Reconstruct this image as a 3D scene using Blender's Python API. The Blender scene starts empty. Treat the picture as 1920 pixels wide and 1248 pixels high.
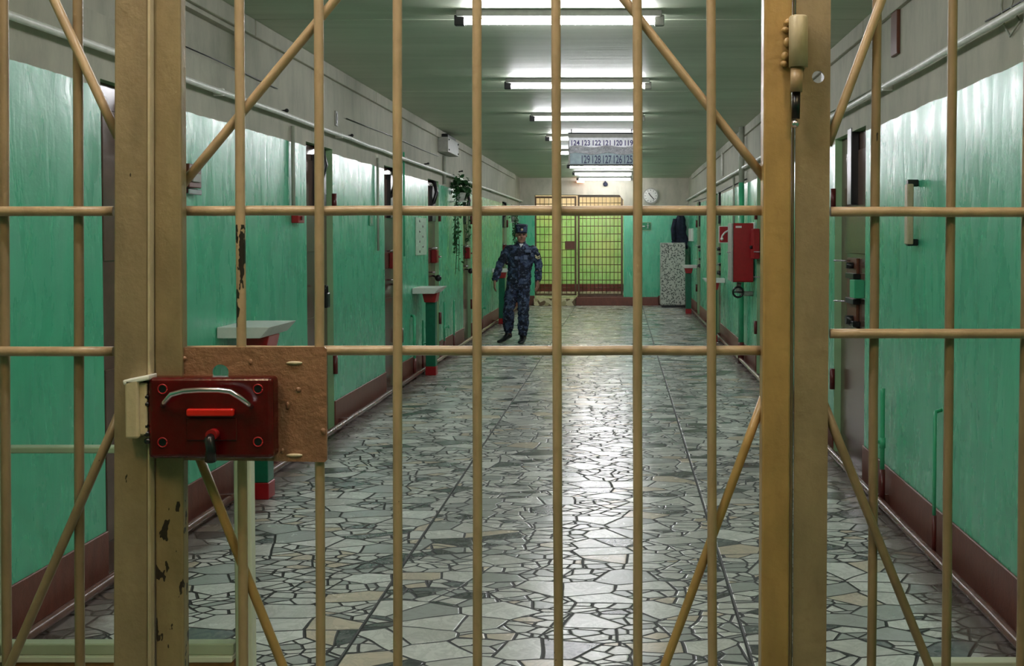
import bpy, bmesh, math, random
from mathutils import Vector, Matrix, Euler
random.seed(7)
PI = math.pi
SC = bpy.context.scene
COL = SC.collection

# ------------------------------------------------------------------ camera, world, exposure
F = 2000.0; AX = 1165.0; AY = 501.0; PITCH = math.radians(1.6); CAMZ = 1.56
cd = bpy.data.cameras.new('camera'); cam = bpy.data.objects.new('camera', cd); COL.objects.link(cam)
cd.sensor_width = 36.0; cd.lens = F / 1920 * 36
cd.shift_x = -(AX - 960) / 1920; cd.shift_y = -(624 - AY) / 1920
cd.clip_start = 0.02
cam.location = (0, 0, CAMZ); cam.rotation_euler = (PI / 2 - PITCH, 0, 0)
SC.camera = cam
SC.view_settings.view_transform = 'Standard'; SC.view_settings.look = 'None'
SC.view_settings.gamma = 1; SC.view_settings.use_curve_mapping = False
SC.view_settings.exposure = 0.12
TUBE = 88.0          # radiance of the fluorescent tubes
w = bpy.data.worlds.new('world'); SC.world = w; w.use_nodes = True
w.node_tree.nodes['Background'].inputs[0].default_value = (0.6, 0.6, 0.55, 1)
w.node_tree.nodes['Background'].inputs[1].default_value = 0.05

FW = Vector((0, math.cos(PITCH), -math.sin(PITCH))); UP = Vector((0, math.sin(PITCH), math.cos(PITCH)))
CP = Vector((0, 0, CAMZ))
def U(px, py, X=None, Y=None, Z=None):
    d = FW + Vector((1, 0, 0)) * ((px - AX) / F) + UP * ((AY - py) / F)
    if Y is not None: t = (Y - CP.y) / d.y
    elif X is not None: t = (X - CP.x) / d.x
    else: t = (Z - CP.z) / d.z
    return CP + d * t

# ------------------------------------------------------------------ materials
def new_mat(name):
    m = bpy.data.materials.new(name); m.use_nodes = True
    nt = m.node_tree; b = nt.nodes['Principled BSDF']
    return m, nt, b
def N(nt, t, **kw):
    n = nt.nodes.new(t)
    for k, v in kw.items(): setattr(n, k, v)
    return n
def pos(nt, scale=(1, 1, 1)):
    g = N(nt, 'ShaderNodeNewGeometry'); mp = N(nt, 'ShaderNodeMapping')
    nt.links.new(g.outputs['Position'], mp.inputs['Vector']); mp.inputs['Scale'].default_value = scale
    return mp.outputs[0]
def opos(nt, scale=(1, 1, 1)):
    g = N(nt, 'ShaderNodeTexCoord'); mp = N(nt, 'ShaderNodeMapping')
    nt.links.new(g.outputs['Object'], mp.inputs['Vector']); mp.inputs['Scale'].default_value = scale
    return mp.outputs[0]
def noise(nt, vec, scale, detail=4, rough=0.55, dist=0):
    n = N(nt, 'ShaderNodeTexNoise'); nt.links.new(vec, n.inputs['Vector'])
    n.inputs['Scale'].default_value = scale; n.inputs['Detail'].default_value = detail
    n.inputs['Roughness'].default_value = rough; n.inputs['Distortion'].default_value = dist
    return n.outputs['Fac']
def ramp(nt, fac, stops, interp='LINEAR'):
    r = N(nt, 'ShaderNodeValToRGB'); nt.links.new(fac, r.inputs[0]); r.color_ramp.interpolation = interp
    e = r.color_ramp.elements
    while len(e) < len(stops): e.new(0.5)
    for i, (p, c) in enumerate(stops):
        e[i].position = p; e[i].color = (c[0], c[1], c[2], 1) if hasattr(c, '__len__') else (c, c, c, 1)
    return r.outputs[0]
def mix(nt, fac, a, b, mode='MIX'):
    m = N(nt, 'ShaderNodeMix', data_type='RGBA', blend_type=mode)
    for i, v in ((0, fac), (6, a), (7, b)):
        if hasattr(v, 'is_linked'): nt.links.new(v, m.inputs[i])
        elif hasattr(v, '__len__'): m.inputs[i].default_value = (v[0], v[1], v[2], 1)
        else: m.inputs[i].default_value = v
    return m.outputs[2]
def math_(nt, op, a, b=0.0, c=None, clamp=False):
    m = N(nt, 'ShaderNodeMath', operation=op, use_clamp=clamp)
    for i, v in enumerate((a, b) if c is None else (a, b, c)):
        if hasattr(v, 'is_linked'): nt.links.new(v, m.inputs[i])
        else: m.inputs[i].default_value = v
    return m.outputs[0]
def bump(nt, b, h, strength=0.3, dist=0.01):
    n = N(nt, 'ShaderNodeBump'); nt.links.new(h, n.inputs['Height'])
    n.inputs['Strength'].default_value = strength; n.inputs['Distance'].default_value = dist
    nt.links.new(n.outputs[0], b.inputs['Normal'])
def setc(nt, b, v):
    if hasattr(v, 'is_linked'): nt.links.new(v, b.inputs['Base Color'])
    else: b.inputs['Base Color'].default_value = (*v[:3], 1)
def simple(name, col, rough=0.5, metal=0.0, var=0.15, vs=20, bs=0.0, spec=0.5):
    m, nt, b = new_mat(name)
    n = noise(nt, opos(nt), vs)
    c2 = tuple(max(0, c * (1 - var)) for c in col); c3 = tuple(min(1, c * (1 + var)) for c in col)
    setc(nt, b, ramp(nt, n, [(0.3, c2), (0.7, c3)]))
    b.inputs['Roughness'].default_value = rough; b.inputs['Metallic'].default_value = metal
    b.inputs['Specular IOR Level'].default_value = spec
    if bs: bump(nt, b, noise(nt, opos(nt), vs * 3), bs, 0.003)
    return m
def emit(name, col, s):
    m, nt, b = new_mat(name)
    b.inputs['Base Color'].default_value = (0.8, 0.8, 0.8, 1)
    b.inputs['Emission Color'].default_value = (*col, 1); b.inputs['Emission Strength'].default_value = s
    return m

GREEN = (0.075, 0.47, 0.265); WASH = (0.42, 0.40, 0.315)
def wall_mat(name, green=GREEN, wash=WASH, ztop=2.235):
    m, nt, b = new_mat(name)
    p = pos(nt); sx = N(nt, 'ShaderNodeSeparateXYZ'); nt.links.new(p, sx.inputs[0]); z = sx.outputs[2]
    edge = noise(nt, p, 4.0, 5)
    zz = math_(nt, 'MULTIPLY_ADD', edge, 0.03, z)
    mask = math_(nt, 'GREATER_THAN', zz, ztop + 0.015)
    n1 = noise(nt, p, 1.3, 4); n2 = noise(nt, pos(nt, (6, 6, 1.2)), 1.5, 5, 0.6)
    g = ramp(nt, n2, [(0.3, tuple(c * 0.88 for c in green)), (0.7, tuple(min(1, c * 1.08) for c in green))])
    g = mix(nt, ramp(nt, n1, [(0.45, 0), (0.72, 0.42)]), g, (green[0] * 2.2, green[1] * 1.0, green[2] * 1.25))
    nm = noise(nt, pos(nt, (2.5, 2.5, 1)), 2.6, 7, 0.65)
    wsh = ramp(nt, nm, [(0.3, tuple(c * 0.8 for c in wash)), (0.5, wash), (0.72, tuple(min(1, c * 1.15) for c in wash))])
    crack = noise(nt, pos(nt, (5, 5, .8)), 2.0, 6, 0.7)
    wsh = mix(nt, ramp(nt, crack, [(0.66, 0), (0.76, 0.5)]), wsh, (0.62, 0.6, 0.5))
    setc(nt, b, mix(nt, mask, g, wsh))
    drip = noise(nt, pos(nt, (7, 7, 1.7)), 1.4, 4, 0.55, 0.5)
    orange = noise(nt, p, 15, 4, 0.6)
    rr = ramp(nt, drip, [(0.35, 0.22), (0.65, 0.36)])
    rgh = mix(nt, mask, rr, (0.8, 0.8, 0.8))
    nt.links.new(rgh, b.inputs['Roughness'])
    h = math_(nt, 'MULTIPLY_ADD', orange, 0.35, drip)
    bump(nt, b, h, 0.34, 0.010)
    b.inputs['Specular IOR Level'].default_value = 1.0
    return m
M = {}
M['wall'] = wall_mat('painted_wall')
M['far_wall'] = wall_mat('end_wall_paint', (0.06, 0.50, 0.28))
M['lobby_wall'] = wall_mat('warm_lit_lobby_paint', (0.33, 0.62, 0.22), (0.85, 0.70, 0.56))  # white upper wash tinted peach to carry the warm lamplight
def ceiling_mat():
    m, nt, b = new_mat('ceiling_paint')
    p = pos(nt)
    st = noise(nt, pos(nt, (0.25, 3.0, 1)), 1.6, 6, 0.6)
    n1 = noise(nt, p, 0.9, 4)
    c = ramp(nt, st, [(0.3, (0.40, 0.47, 0.34)), (0.7, (0.54, 0.60, 0.46))])
    c = mix(nt, ramp(nt, n1, [(0.4, 0), (0.7, 0.35)]), c, (0.48, 0.48, 0.37))
    setc(nt, b, c)
    b.inputs['Roughness'].default_value = 0.55; b.inputs['Specular IOR Level'].default_value = 0.35
    bump(nt, b, noise(nt, pos(nt, (0.5, 9, 1)), 1.5, 6, 0.6), 0.5, 0.012)
    return m
M['ceiling'] = ceiling_mat()
def floor_mat():
    m, nt, b = new_mat('broken_marble_paving')
    g = N(nt, 'ShaderNodeNewGeometry'); P = g.outputs['Position']
    sx = N(nt, 'ShaderNodeSeparateXYZ'); nt.links.new(P, sx.inputs[0])
    # slab id shifts the shard pattern so that it breaks at the slab joints
    sl = math_(nt, 'DIVIDE', math_(nt, 'ADD', sx.outputs[0], 1.04), 1.52)
    idn = math_(nt, 'FLOOR', sl)
    fr = math_(nt, 'FRACT', sl)
    dj = math_(nt, 'MULTIPLY', math_(nt, 'MINIMUM', fr, math_(nt, 'SUBTRACT', 1.0, fr)), 1.52)
    off = N(nt, 'ShaderNodeCombineXYZ'); nt.links.new(math_(nt, 'MULTIPLY', idn, 3.7), off.inputs[1]); nt.links.new(math_(nt, 'MULTIPLY', idn, 5.3), off.inputs[2])
    v0 = N(nt, 'ShaderNodeVectorMath', operation='ADD'); nt.links.new(P, v0.inputs[0]); nt.links.new(off.outputs[0], v0.inputs[1])
    wn = N(nt, 'ShaderNodeTexNoise'); nt.links.new(v0.outputs[0], wn.inputs['Vector']); wn.inputs['Scale'].default_value = 2.2; wn.inputs['Detail'].default_value = 2
    ws = N(nt, 'ShaderNodeVectorMath', operation='SCALE'); nt.links.new(wn.outputs['Color'], ws.inputs[0]); ws.inputs[3].default_value = 0.07
    v1 = N(nt, 'ShaderNodeVectorMath', operation='ADD'); nt.links.new(v0.outputs[0], v1.inputs[0]); nt.links.new(ws.outputs[0], v1.inputs[1])
    def vor(scale, sc=(1, 1, 1)):
        mp = N(nt, 'ShaderNodeMapping'); nt.links.new(v1.outputs[0], mp.inputs[0]); mp.inputs['Scale'].default_value = sc
        e = N(nt, 'ShaderNodeTexVoronoi', feature='DISTANCE_TO_EDGE', voronoi_dimensions='2D'); c = N(nt, 'ShaderNodeTexVoronoi', feature='F1', voronoi_dimensions='2D')
        for n in (e, c):
            nt.links.new(mp.outputs[0], n.inputs['Vector']); n.inputs['Scale'].default_value = scale; n.inputs['Randomness'].default_value = 1
        return math_(nt, 'DIVIDE', e.outputs['Distance'], scale), c.outputs['Color']
    e1, c1 = vor(5.2, (0.9, 1.35, 1)); e2, c2 = vor(11, (0.85, 1.3, 1))
    # a coarse cell decides whether its area is split into finer shards
    s1 = N(nt, 'ShaderNodeSeparateColor'); nt.links.new(c1, s1.inputs[0])
    fine = math_(nt, 'GREATER_THAN', s1.outputs[1], 0.42)
    e12 = math_(nt, 'MINIMUM', e1, e2)
    e = N(nt, 'ShaderNodeMix', data_type='FLOAT'); nt.links.new(fine, e.inputs[0]); nt.links.new(e1, e.inputs[2]); nt.links.new(e12, e.inputs[3])
    e = math_(nt, 'MINIMUM', e.outputs[0], math_(nt, 'ADD', dj, -0.002))
    col = mix(nt, fine, c1, mix(nt, 0.6, c1, c2))
    s2 = N(nt, 'ShaderNodeSeparateColor'); nt.links.new(col, s2.inputs[0])
    base = ramp(nt, s2.outputs[0], [(0.0, (0.035, 0.042, 0.045)), (0.13, (0.10, 0.12, 0.12)), (0.17, (0.42, 0.43, 0.41)), (0.38, (0.68, 0.66, 0.62)),
                                    (0.58, (0.78, 0.76, 0.72)), (0.80, (0.70, 0.58, 0.45)), (0.9, (0.86, 0.84, 0.80))], 'CONSTANT')
    vein = noise(nt, v1.outputs[0], 9, 6, 0.65, 1.5)
    base = mix(nt, ramp(nt, vein, [(0.42, 0.0), (0.5, 0.3), (0.58, 0.0)]), base, (0.30, 0.30, 0.27))
    wear = noise(nt, P, 30, 4)
    base = mix(nt, math_(nt, 'MULTIPLY', wear, 0.15), base, (0.40, 0.38, 0.32))
    gw = math_(nt, 'MULTIPLY_ADD', noise(nt, P, 7, 2), 0.007, 0.0022)
    gr = math_(nt, 'LESS_THAN', e, gw)
    base = mix(nt, gr, base, (0.028, 0.026, 0.024))
    # brown dirt along both walls
    dl = math_(nt, 'ADD', sx.outputs[0], 2.33); dr = math_(nt, 'SUBTRACT', 1.55, sx.outputs[0])
    dw = math_(nt, 'MINIMUM', dl, dr)
    dn = math_(nt, 'ADD', dw, math_(nt, 'MULTIPLY', noise(nt, P, 3.5, 6, 0.7), -0.36))
    base = mix(nt, ramp(nt, dn, [(0.0, 0.75), (0.12, 0.0)]), base, (0.11, 0.078, 0.062))
    setc(nt, b, base)
    rn = noise(nt, P, 6, 5)
    r = ramp(nt, rn, [(0.3, 0.17), (0.7, 0.30)])
    nt.links.new(mix(nt, gr, r, (0.6, 0.6, 0.6)), b.inputs['Roughness'])
    h = math_(nt, 'MINIMUM', e, 0.009)
    h = math_(nt, 'MULTIPLY_ADD', noise(nt, P, 9, 3), 0.0045, h)
    bump(nt, b, h, 0.6, 0.35)
    return m
M['floor'] = floor_mat()
def paint_mat(name, col, rough=0.38, chip=0.0, zr=None, rust=None, bs=0.35):
    m, nt, b = new_mat(name)
    p = pos(nt)
    n1 = noise(nt, pos(nt, (9, 9, 3)), 2.5, 5); n2 = noise(nt, p, 60, 3)
    c = ramp(nt, n1, [(0.3, tuple(x * 0.80 for x in col)), (0.7, tuple(min(1, x * 1.14) for x in col))])
    c = mix(nt, ramp(nt, n2, [(0.55, 0), (0.8, 0.35)]), c, (col[0] * .62, col[1] * .52, col[2] * .4))
    if chip:
        cn = noise(nt, pos(nt, (1, 1, .45)), 46, 3, 0.6)
        th = 1 - chip
        msk = ramp(nt, cn, [(th - 0.005, 0), (th, 1)])
        if zr:
            sx = N(nt, 'ShaderNodeSeparateXYZ'); nt.links.new(p, sx.inputs[0])
            a = math_(nt, 'GREATER_THAN', sx.outputs[2], zr[0]); d = math_(nt, 'LESS_THAN', sx.outputs[2], zr[1])
            msk = math_(nt, 'MULTIPLY', msk, math_(nt, 'MULTIPLY', a, d))
        c = mix(nt, msk, c, rust or (0.02, 0.012, 0.008))
    setc(nt, b, c); b.inputs['Roughness'].default_value = rough
    bump(nt, b, math_(nt, 'ADD', noise(nt, p, 55, 5, 0.6), noise(nt, p, 14, 3)), bs, 0.004)
    return m
BEIGE = (0.41, 0.288, 0.168)
M['gate'] = paint_mat('beige_enamel', BEIGE, 0.36, 0.24)
M['gate_warm_lit'] = paint_mat('warm_lit_beige_enamel', (0.38, 0.235, 0.085), 0.36, 0.22)  # beige enamel with the golden tone of warm lamplight put into its colour
M['gate_worn'] = paint_mat('worn_beige_enamel', BEIGE, 0.4, 0.46, (1.42, 1.58))
M['gate_chip'] = paint_mat('chipped_beige_enamel', (0.25, 0.185, 0.095), 0.4, 0.40, (0.5, 1.15))
M['post'] = paint_mat('drab_beige_enamel', (0.27, 0.20, 0.115), 0.38, 0.24)
M['side'] = paint_mat('brown_beige_enamel', (0.25, 0.175, 0.095), 0.4, 0.24)
M['plate'] = paint_mat('red_bounce_plate_enamel', (0.27, 0.135, 0.075), 0.3, 0.2, bs=1.0)  # brown reddened for the red light bouncing off the lock
M['keeper'] = paint_mat('pale_beige_enamel', (0.52, 0.43, 0.28), 0.35, 0.25)
M['lock_red'] = simple('dark_red_enamel', (0.07, 0.001, 0.002), 0.2, 0, .25, 30, .15)
M['lit_red'] = simple('lit_red_enamel', (0.95, 0.02, 0.01), 0.25, 0, .1)  # red brightened to paint the lit recess strip on the lock
M['red'] = simple('red_enamel', (0.33, 0.008, 0.012), 0.3, 0, .12)
M['lock_box_red'] = simple('lock_box_enamel', (0.20, 0.007, 0.010), 0.3, 0, .15)
M['dark_red'] = simple('oxblood_enamel', (0.11, 0.016, 0.014), 0.3, 0, .2)
M['steel'] = simple('polished_steel', (0.66, 0.60, 0.68), 0.22, 1.0, .1)
M['black'] = simple('black_metal', (0.006, 0.006, 0.008), 0.3, 0.0, .3)
M['white'] = simple('white_enamel', (0.75, 0.74, 0.70), 0.35, 0, .06)
M['grey'] = simple('grey_enamel', (0.33, 0.33, 0.29), 0.5, 0, .12)
M['pipe_white'] = simple('white_painted_pipe', (0.86, 0.83, 0.78), 0.4, 0, .1)
M['conduit'] = simple('grey_painted_conduit', (0.34, 0.36, 0.29), 0.5, 0, .2, 8)
M['green_pipe'] = simple('green_painted_pipe', (0.06, 0.42, 0.22), 0.3, 0, .15, 8)
M['base'] = paint_mat('brown_enamel', (0.17, 0.052, 0.034), 0.42, 0.2, None, (0.28, 0.2, 0.15))
M['floor_pipe'] = simple('brown_painted_pipe', (0.14, 0.06, 0.045), 0.25, 0.0, .25, 12)
M['door'] = simple('glossy_brown_enamel', (0.115, 0.062, 0.045), 0.2, 0, .2, 6, .2)
M['rail_green'] = simple('pale_green_enamel', (0.42, 0.46, 0.30), 0.4, 0, .12, 6)
M['rail_white'] = simple('cream_enamel', (0.72, 0.70, 0.52), 0.4, 0, .1, 6)
M['rail_brown'] = paint_mat('rusty_enamel', (0.34, 0.15, 0.035), 0.5, 0.2)
M['deep_green'] = simple('deep_green_enamel', (0.006, 0.13, 0.07), 0.3, 0, .15)
M['leaf'] = simple('leaf_green', (0.02, 0.085, 0.022), 0.45, 0, .6, 9)
M['pot'] = simple('white_plastic', (0.6, 0.6, 0.55), 0.4)
M['skin'] = simple('skin', (0.33, 0.16, 0.11), 0.5, 0, .12, 12)
M['hair'] = simple('grey_hair', (0.05, 0.045, 0.045), 0.7)
M['eye'] = simple('eye_dark', (0.015, 0.01, 0.01), 0.2)
M['lip'] = simple('lip', (0.20, 0.07, 0.06), 0.5)
M['boot'] = simple('black_leather', (0.006, 0.006, 0.008), 0.35)
M['shirt'] = simple('white_cotton', (0.6, 0.6, 0.62), 0.8)
def camo():
    m, nt, b = new_mat('navy_camouflage')
    o = opos(nt)
    a = noise(nt, o, 13, 3, 0.5, 0.6); c = noise(nt, opos(nt, (1.1, 1, 1.3)), 24, 3, 0.5, 0.4)
    col = ramp(nt, a, [(0.0, (0.006, 0.009, 0.022)), (0.5, (0.018, 0.03, 0.075)), (0.57, (0.05, 0.075, 0.14))], 'CONSTANT')
    col = mix(nt, ramp(nt, c, [(0.60, 0), (0.605, 0.8)], 'CONSTANT'), col, (0.12, 0.15, 0.22))
    setc(nt, b, col); b.inputs['Roughness'].default_value = 0.85
    return m
M['camo'] = camo()
M['navy'] = simple('navy_cloth', (0.012, 0.016, 0.035), 0.9, 0, .6, 14)
M['patch'] = simple('light_blue_patch', (0.11, 0.14, 0.23), 0.8)
M['gold'] = simple('gold_thread', (0.55, 0.48, 0.28), 0.6)
def floral():
    m, nt, b = new_mat('floral_grey_film')
    o = opos(nt)
    v = N(nt, 'ShaderNodeTexVoronoi'); nt.links.new(o, v.inputs['Vector']); v.inputs['Scale'].default_value = 26
    n = noise(nt, o, 34, 3, .6, 1.2)
    s = math_(nt, 'ADD', math_(nt, 'MULTIPLY', v.outputs['Distance'], .6), math_(nt, 'MULTIPLY', n, .6))
    setc(nt, b, ramp(nt, s, [(0.44, (0.06, 0.065, 0.06)), (0.53, (0.26, 0.27, 0.24)), (0.62, (0.55, 0.55, 0.5))]))
    b.inputs['Roughness'].default_value = 0.45
    return m
M['floral'] = floral()
def terrazzo():
    m, nt, b = new_mat('marble_chip_step')
    v = N(nt, 'ShaderNodeTexVoronoi'); nt.links.new(pos(nt), v.inputs['Vector']); v.inputs['Scale'].default_value = 11
    s = N(nt, 'ShaderNodeSeparateColor'); nt.links.new(v.outputs['Color'], s.inputs[0])
    setc(nt, b, ramp(nt, s.outputs[0], [(0, (0.16, 0.10, 0.05)), (0.3, (0.45, 0.38, 0.2)), (0.6, (0.7, 0.62, 0.4))], 'CONSTANT'))
    b.inputs['Roughness'].default_value = 0.3
    return m
M['step'] = terrazzo()
M['far_gate'] = simple('brown_gate_enamel', (0.10, 0.055, 0.025), 0.4)
M['far_box'] = simple('rust_brown_enamel', (0.12, 0.035, 0.015), 0.4)
M['tube'] = emit('lit_fluorescent_tube', (0.96, 0.95, 1.0), TUBE)
M['red_lamp'] = emit('lit_orange_lamp', (1.0, 0.22, 0.06), 3.0)
def plastic_film():
    m, nt, b = new_mat('crumpled_plastic_film')
    o = opos(nt, (1, 1, 1.6)); setc(nt, b, (0.62, 0.62, 0.66)); b.inputs['Roughness'].default_value = 0.12
    bump(nt, b, noise(nt, o, 14, 4, .6, 1.0), 1.0, 0.05)
    return m
M['film'] = plastic_film()
M['sign_white'] = simple('sign_white', (0.70, 0.70, 0.76), 0.3)
M['sign_teal'] = simple('sign_grey_blue', (0.22, 0.32, 0.35), 0.4)
M['sign_purple'] = simple('sign_purple_ink', (0.04, 0.03, 0.16), 0.5)
M['sign_blue'] = simple('sign_blue_ink', (0.015, 0.03, 0.09), 0.5)
M['exit_green'] = simple('exit_sign_green', (0.01, 0.22, 0.09), 0.4)
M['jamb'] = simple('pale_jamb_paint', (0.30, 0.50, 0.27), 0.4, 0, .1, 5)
M['paper'] = simple('notice_paper', (0.36, 0.52, 0.38), 0.6)

# ------------------------------------------------------------------ mesh helpers
class MB:
    def __init__(s): s.bm = bmesh.new()
    def _add(s, verts, faces, smooth=False, mi=0):
        vs = [s.bm.verts.new(v) for v in verts]
        for f in faces:
            try:
                fc = s.bm.faces.new([vs[i] for i in f]); fc.smooth = smooth; fc.material_index = mi
            except ValueError: pass
        return vs
    def box(s, x0, x1, y0, y1, z0, z1, bev=0.0, seg=2):
        t = bmesh.new()
        v = [t.verts.new(p) for p in ((x0, y0, z0), (x1, y0, z0), (x1, y1, z0), (x0, y1, z0), (x0, y0, z1), (x1, y0, z1), (x1, y1, z1), (x0, y1, z1))]
        for f in ((0, 3, 2, 1), (4, 5, 6, 7), (0, 1, 5, 4), (1, 2, 6, 5), (2, 3, 7, 6), (3, 0, 4, 7)): t.faces.new([v[i] for i in f])
        if bev: bmesh.ops.bevel(t, geom=t.edges[:], offset=bev, segments=seg, affect='EDGES', profile=0.5)
        s.merge(t); return s
    def merge(s, t, mat=None):
        if mat is not None: t.transform(mat)
        me = bpy.data.meshes.new('tmp'); t.to_mesh(me); t.free(); s.bm.from_mesh(me); bpy.data.meshes.remove(me)
    def prism(s, pts, dvec, bev=0.0):
        """pts: list of world points of the front outline, extruded by dvec"""
        t = bmesh.new(); n = len(pts); d = Vector(dvec)
        a = [t.verts.new(p) for p in pts]; b = [t.verts.new(Vector(p) + d) for p in pts]
        t.faces.new(a); t.faces.new(b[::-1])
        for i in range(n): t.faces.new([a[i], b[i], b[(i + 1) % n], a[(i + 1) % n]])
        bmesh.ops.recalc_face_normals(t, faces=t.faces[:])
        if bev: bmesh.ops.bevel(t, geom=t.edges[:], offset=bev, segments=2, affect='EDGES', profile=0.5)
        s.merge(t); return s
    def path(s, pts, r, seg=12, caps=True):
        pts = [Vector(p) for p in pts]; rings = []; n = len(pts)
        rs = r if hasattr(r, '__len__') else [r] * n
        ref = None
        for i, p in enumerate(pts):
            d = (pts[min(i + 1, n - 1)] - pts[max(i - 1, 0)]).normalized()
            if ref is None:
                ref = Vector((0, 0, 1)) if abs(d.z) < 0.9 else Vector((1, 0, 0))
            u = (ref - d * ref.dot(d)).normalized(); v = d.cross(u); ref = u
            rings.append([s.bm.verts.new(p + (u * math.cos(2 * PI * k / seg) + v * math.sin(2 * PI * k / seg)) * rs[i]) for k in range(seg)])
        for i in range(n - 1):
            for k in range(seg):
                f = s.bm.faces.new([rings[i][k], rings[i][(k + 1) % seg], rings[i + 1][(k + 1) % seg], rings[i + 1][k]]); f.smooth = True
        if caps:
            s.bm.faces.new(rings[0][::-1]); s.bm.faces.new(rings[-1])
        return s
    def loft(s, rings, seg=20):
        """rings: (center, ax, ay) with ax/ay Vector half axes"""
        R = []
        for c, ax, ay in rings:
            c = Vector(c); ax = Vector(ax); ay = Vector(ay)
            R.append([s.bm.verts.new(c + ax * math.cos(2 * PI * k / seg) + ay * math.sin(2 * PI * k / seg)) for k in range(seg)])
        for i in range(len(R) - 1):
            for k in range(seg):
                f = s.bm.faces.new([R[i][k], R[i][(k + 1) % seg], R[i + 1][(k + 1) % seg], R[i + 1][k]]); f.smooth = True
        s.bm.faces.new(R[0][::-1]); s.bm.faces.new(R[-1]); return s
    def sphere(s, c, r, sc=(1, 1, 1), u=16, v=10, rot=None):
        t = bmesh.new(); bmesh.ops.create_uvsphere(t, u_segments=u, v_segments=v, radius=1)
        for f in t.faces: f.smooth = True
        m = Matrix.Translation(c) @ (rot or Matrix.Identity(4)) @ Matrix.Diagonal((r * sc[0], r * sc[1], r * sc[2], 1))
        s.merge(t, m); return s
    def build(s, name, mat, parent=None, origin=None):
        bmesh.ops.recalc_face_normals(s.bm, faces=s.bm.faces[:])
        if parent is not None:
            o0 = world_loc(parent)
        elif origin is not None: o0 = Vector(origin)
        else:
            xs = [v.co for v in s.bm.verts]
            o0 = Vector(((min(v.x for v in xs) + max(v.x for v in xs)) / 2, (min(v.y for v in xs) + max(v.y for v in xs)) / 2, min(v.z for v in xs)))
        for v in s.bm.verts: v.co -= o0
        me = bpy.data.meshes.new(name); s.bm.to_mesh(me); s.bm.free()
        for m_ in (mat if isinstance(mat, list) else [mat]): me.materials.append(m_)
        o = bpy.data.objects.new(name, me); COL.objects.link(o)
        if parent is not None: o.parent = parent
        else: o.location = o0
        return o
def world_loc(o):
    v = Vector(o.location)
    while o.parent: o = o.parent; v += Vector(o.location)
    return v
def thing(name, label, cat, loc, group=None):
    o = bpy.data.objects.new(name, None); COL.objects.link(o); o.location = loc
    o.empty_display_size = 0.1
    o['label'] = label; o['category'] = cat
    if group: o['group'] = group
    return o
def tag(o, label, cat, group=None):
    o['label'] = label; o['category'] = cat
    if group: o['group'] = group
    return o
def struct(o, label=None, cat=None):
    o['kind'] = 'structure'
    if label: o['label'] = label
    if cat: o['category'] = cat
    return o
def copy_tree(o, delta, label=None, parent=None):
    c = o.copy(); COL.objects.link(c)
    if parent is None:
        c.location = Vector(o.location) + Vector(delta)
        if label: c['label'] = label
    else: c.parent = parent
    for ch in list(o.children): copy_tree(ch, delta, None, c)
    return c
def text_mesh(txt, size, name, mat, parent, wpos, sx=1.0, depth=0.002, rotz=0.0):
    cu = bpy.data.curves.new('t', 'FONT'); cu.body = txt; cu.size = size; cu.extrude = depth; cu.offset = .0022; cu.align_x = 'LEFT'
    ob = bpy.data.objects.new('t', cu); COL.objects.link(ob)
    me = bpy.data.meshes.new_from_object(ob.evaluated_get(bpy.context.evaluated_depsgraph_get()))
    bpy.data.objects.remove(ob); bpy.data.curves.remove(cu)
    me.transform(Matrix.Translation(Vector(wpos) - world_loc(parent)) @ Matrix.Rotation(rotz, 4, 'Z') @ Matrix.Rotation(PI / 2, 4, 'X') @ Matrix.Diagonal((sx, 1, 1, 1)))
    me.materials.clear(); me.materials.append(mat)
    o = bpy.data.objects.new(name, me); COL.objects.link(o); o.parent = parent
    return o

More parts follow.
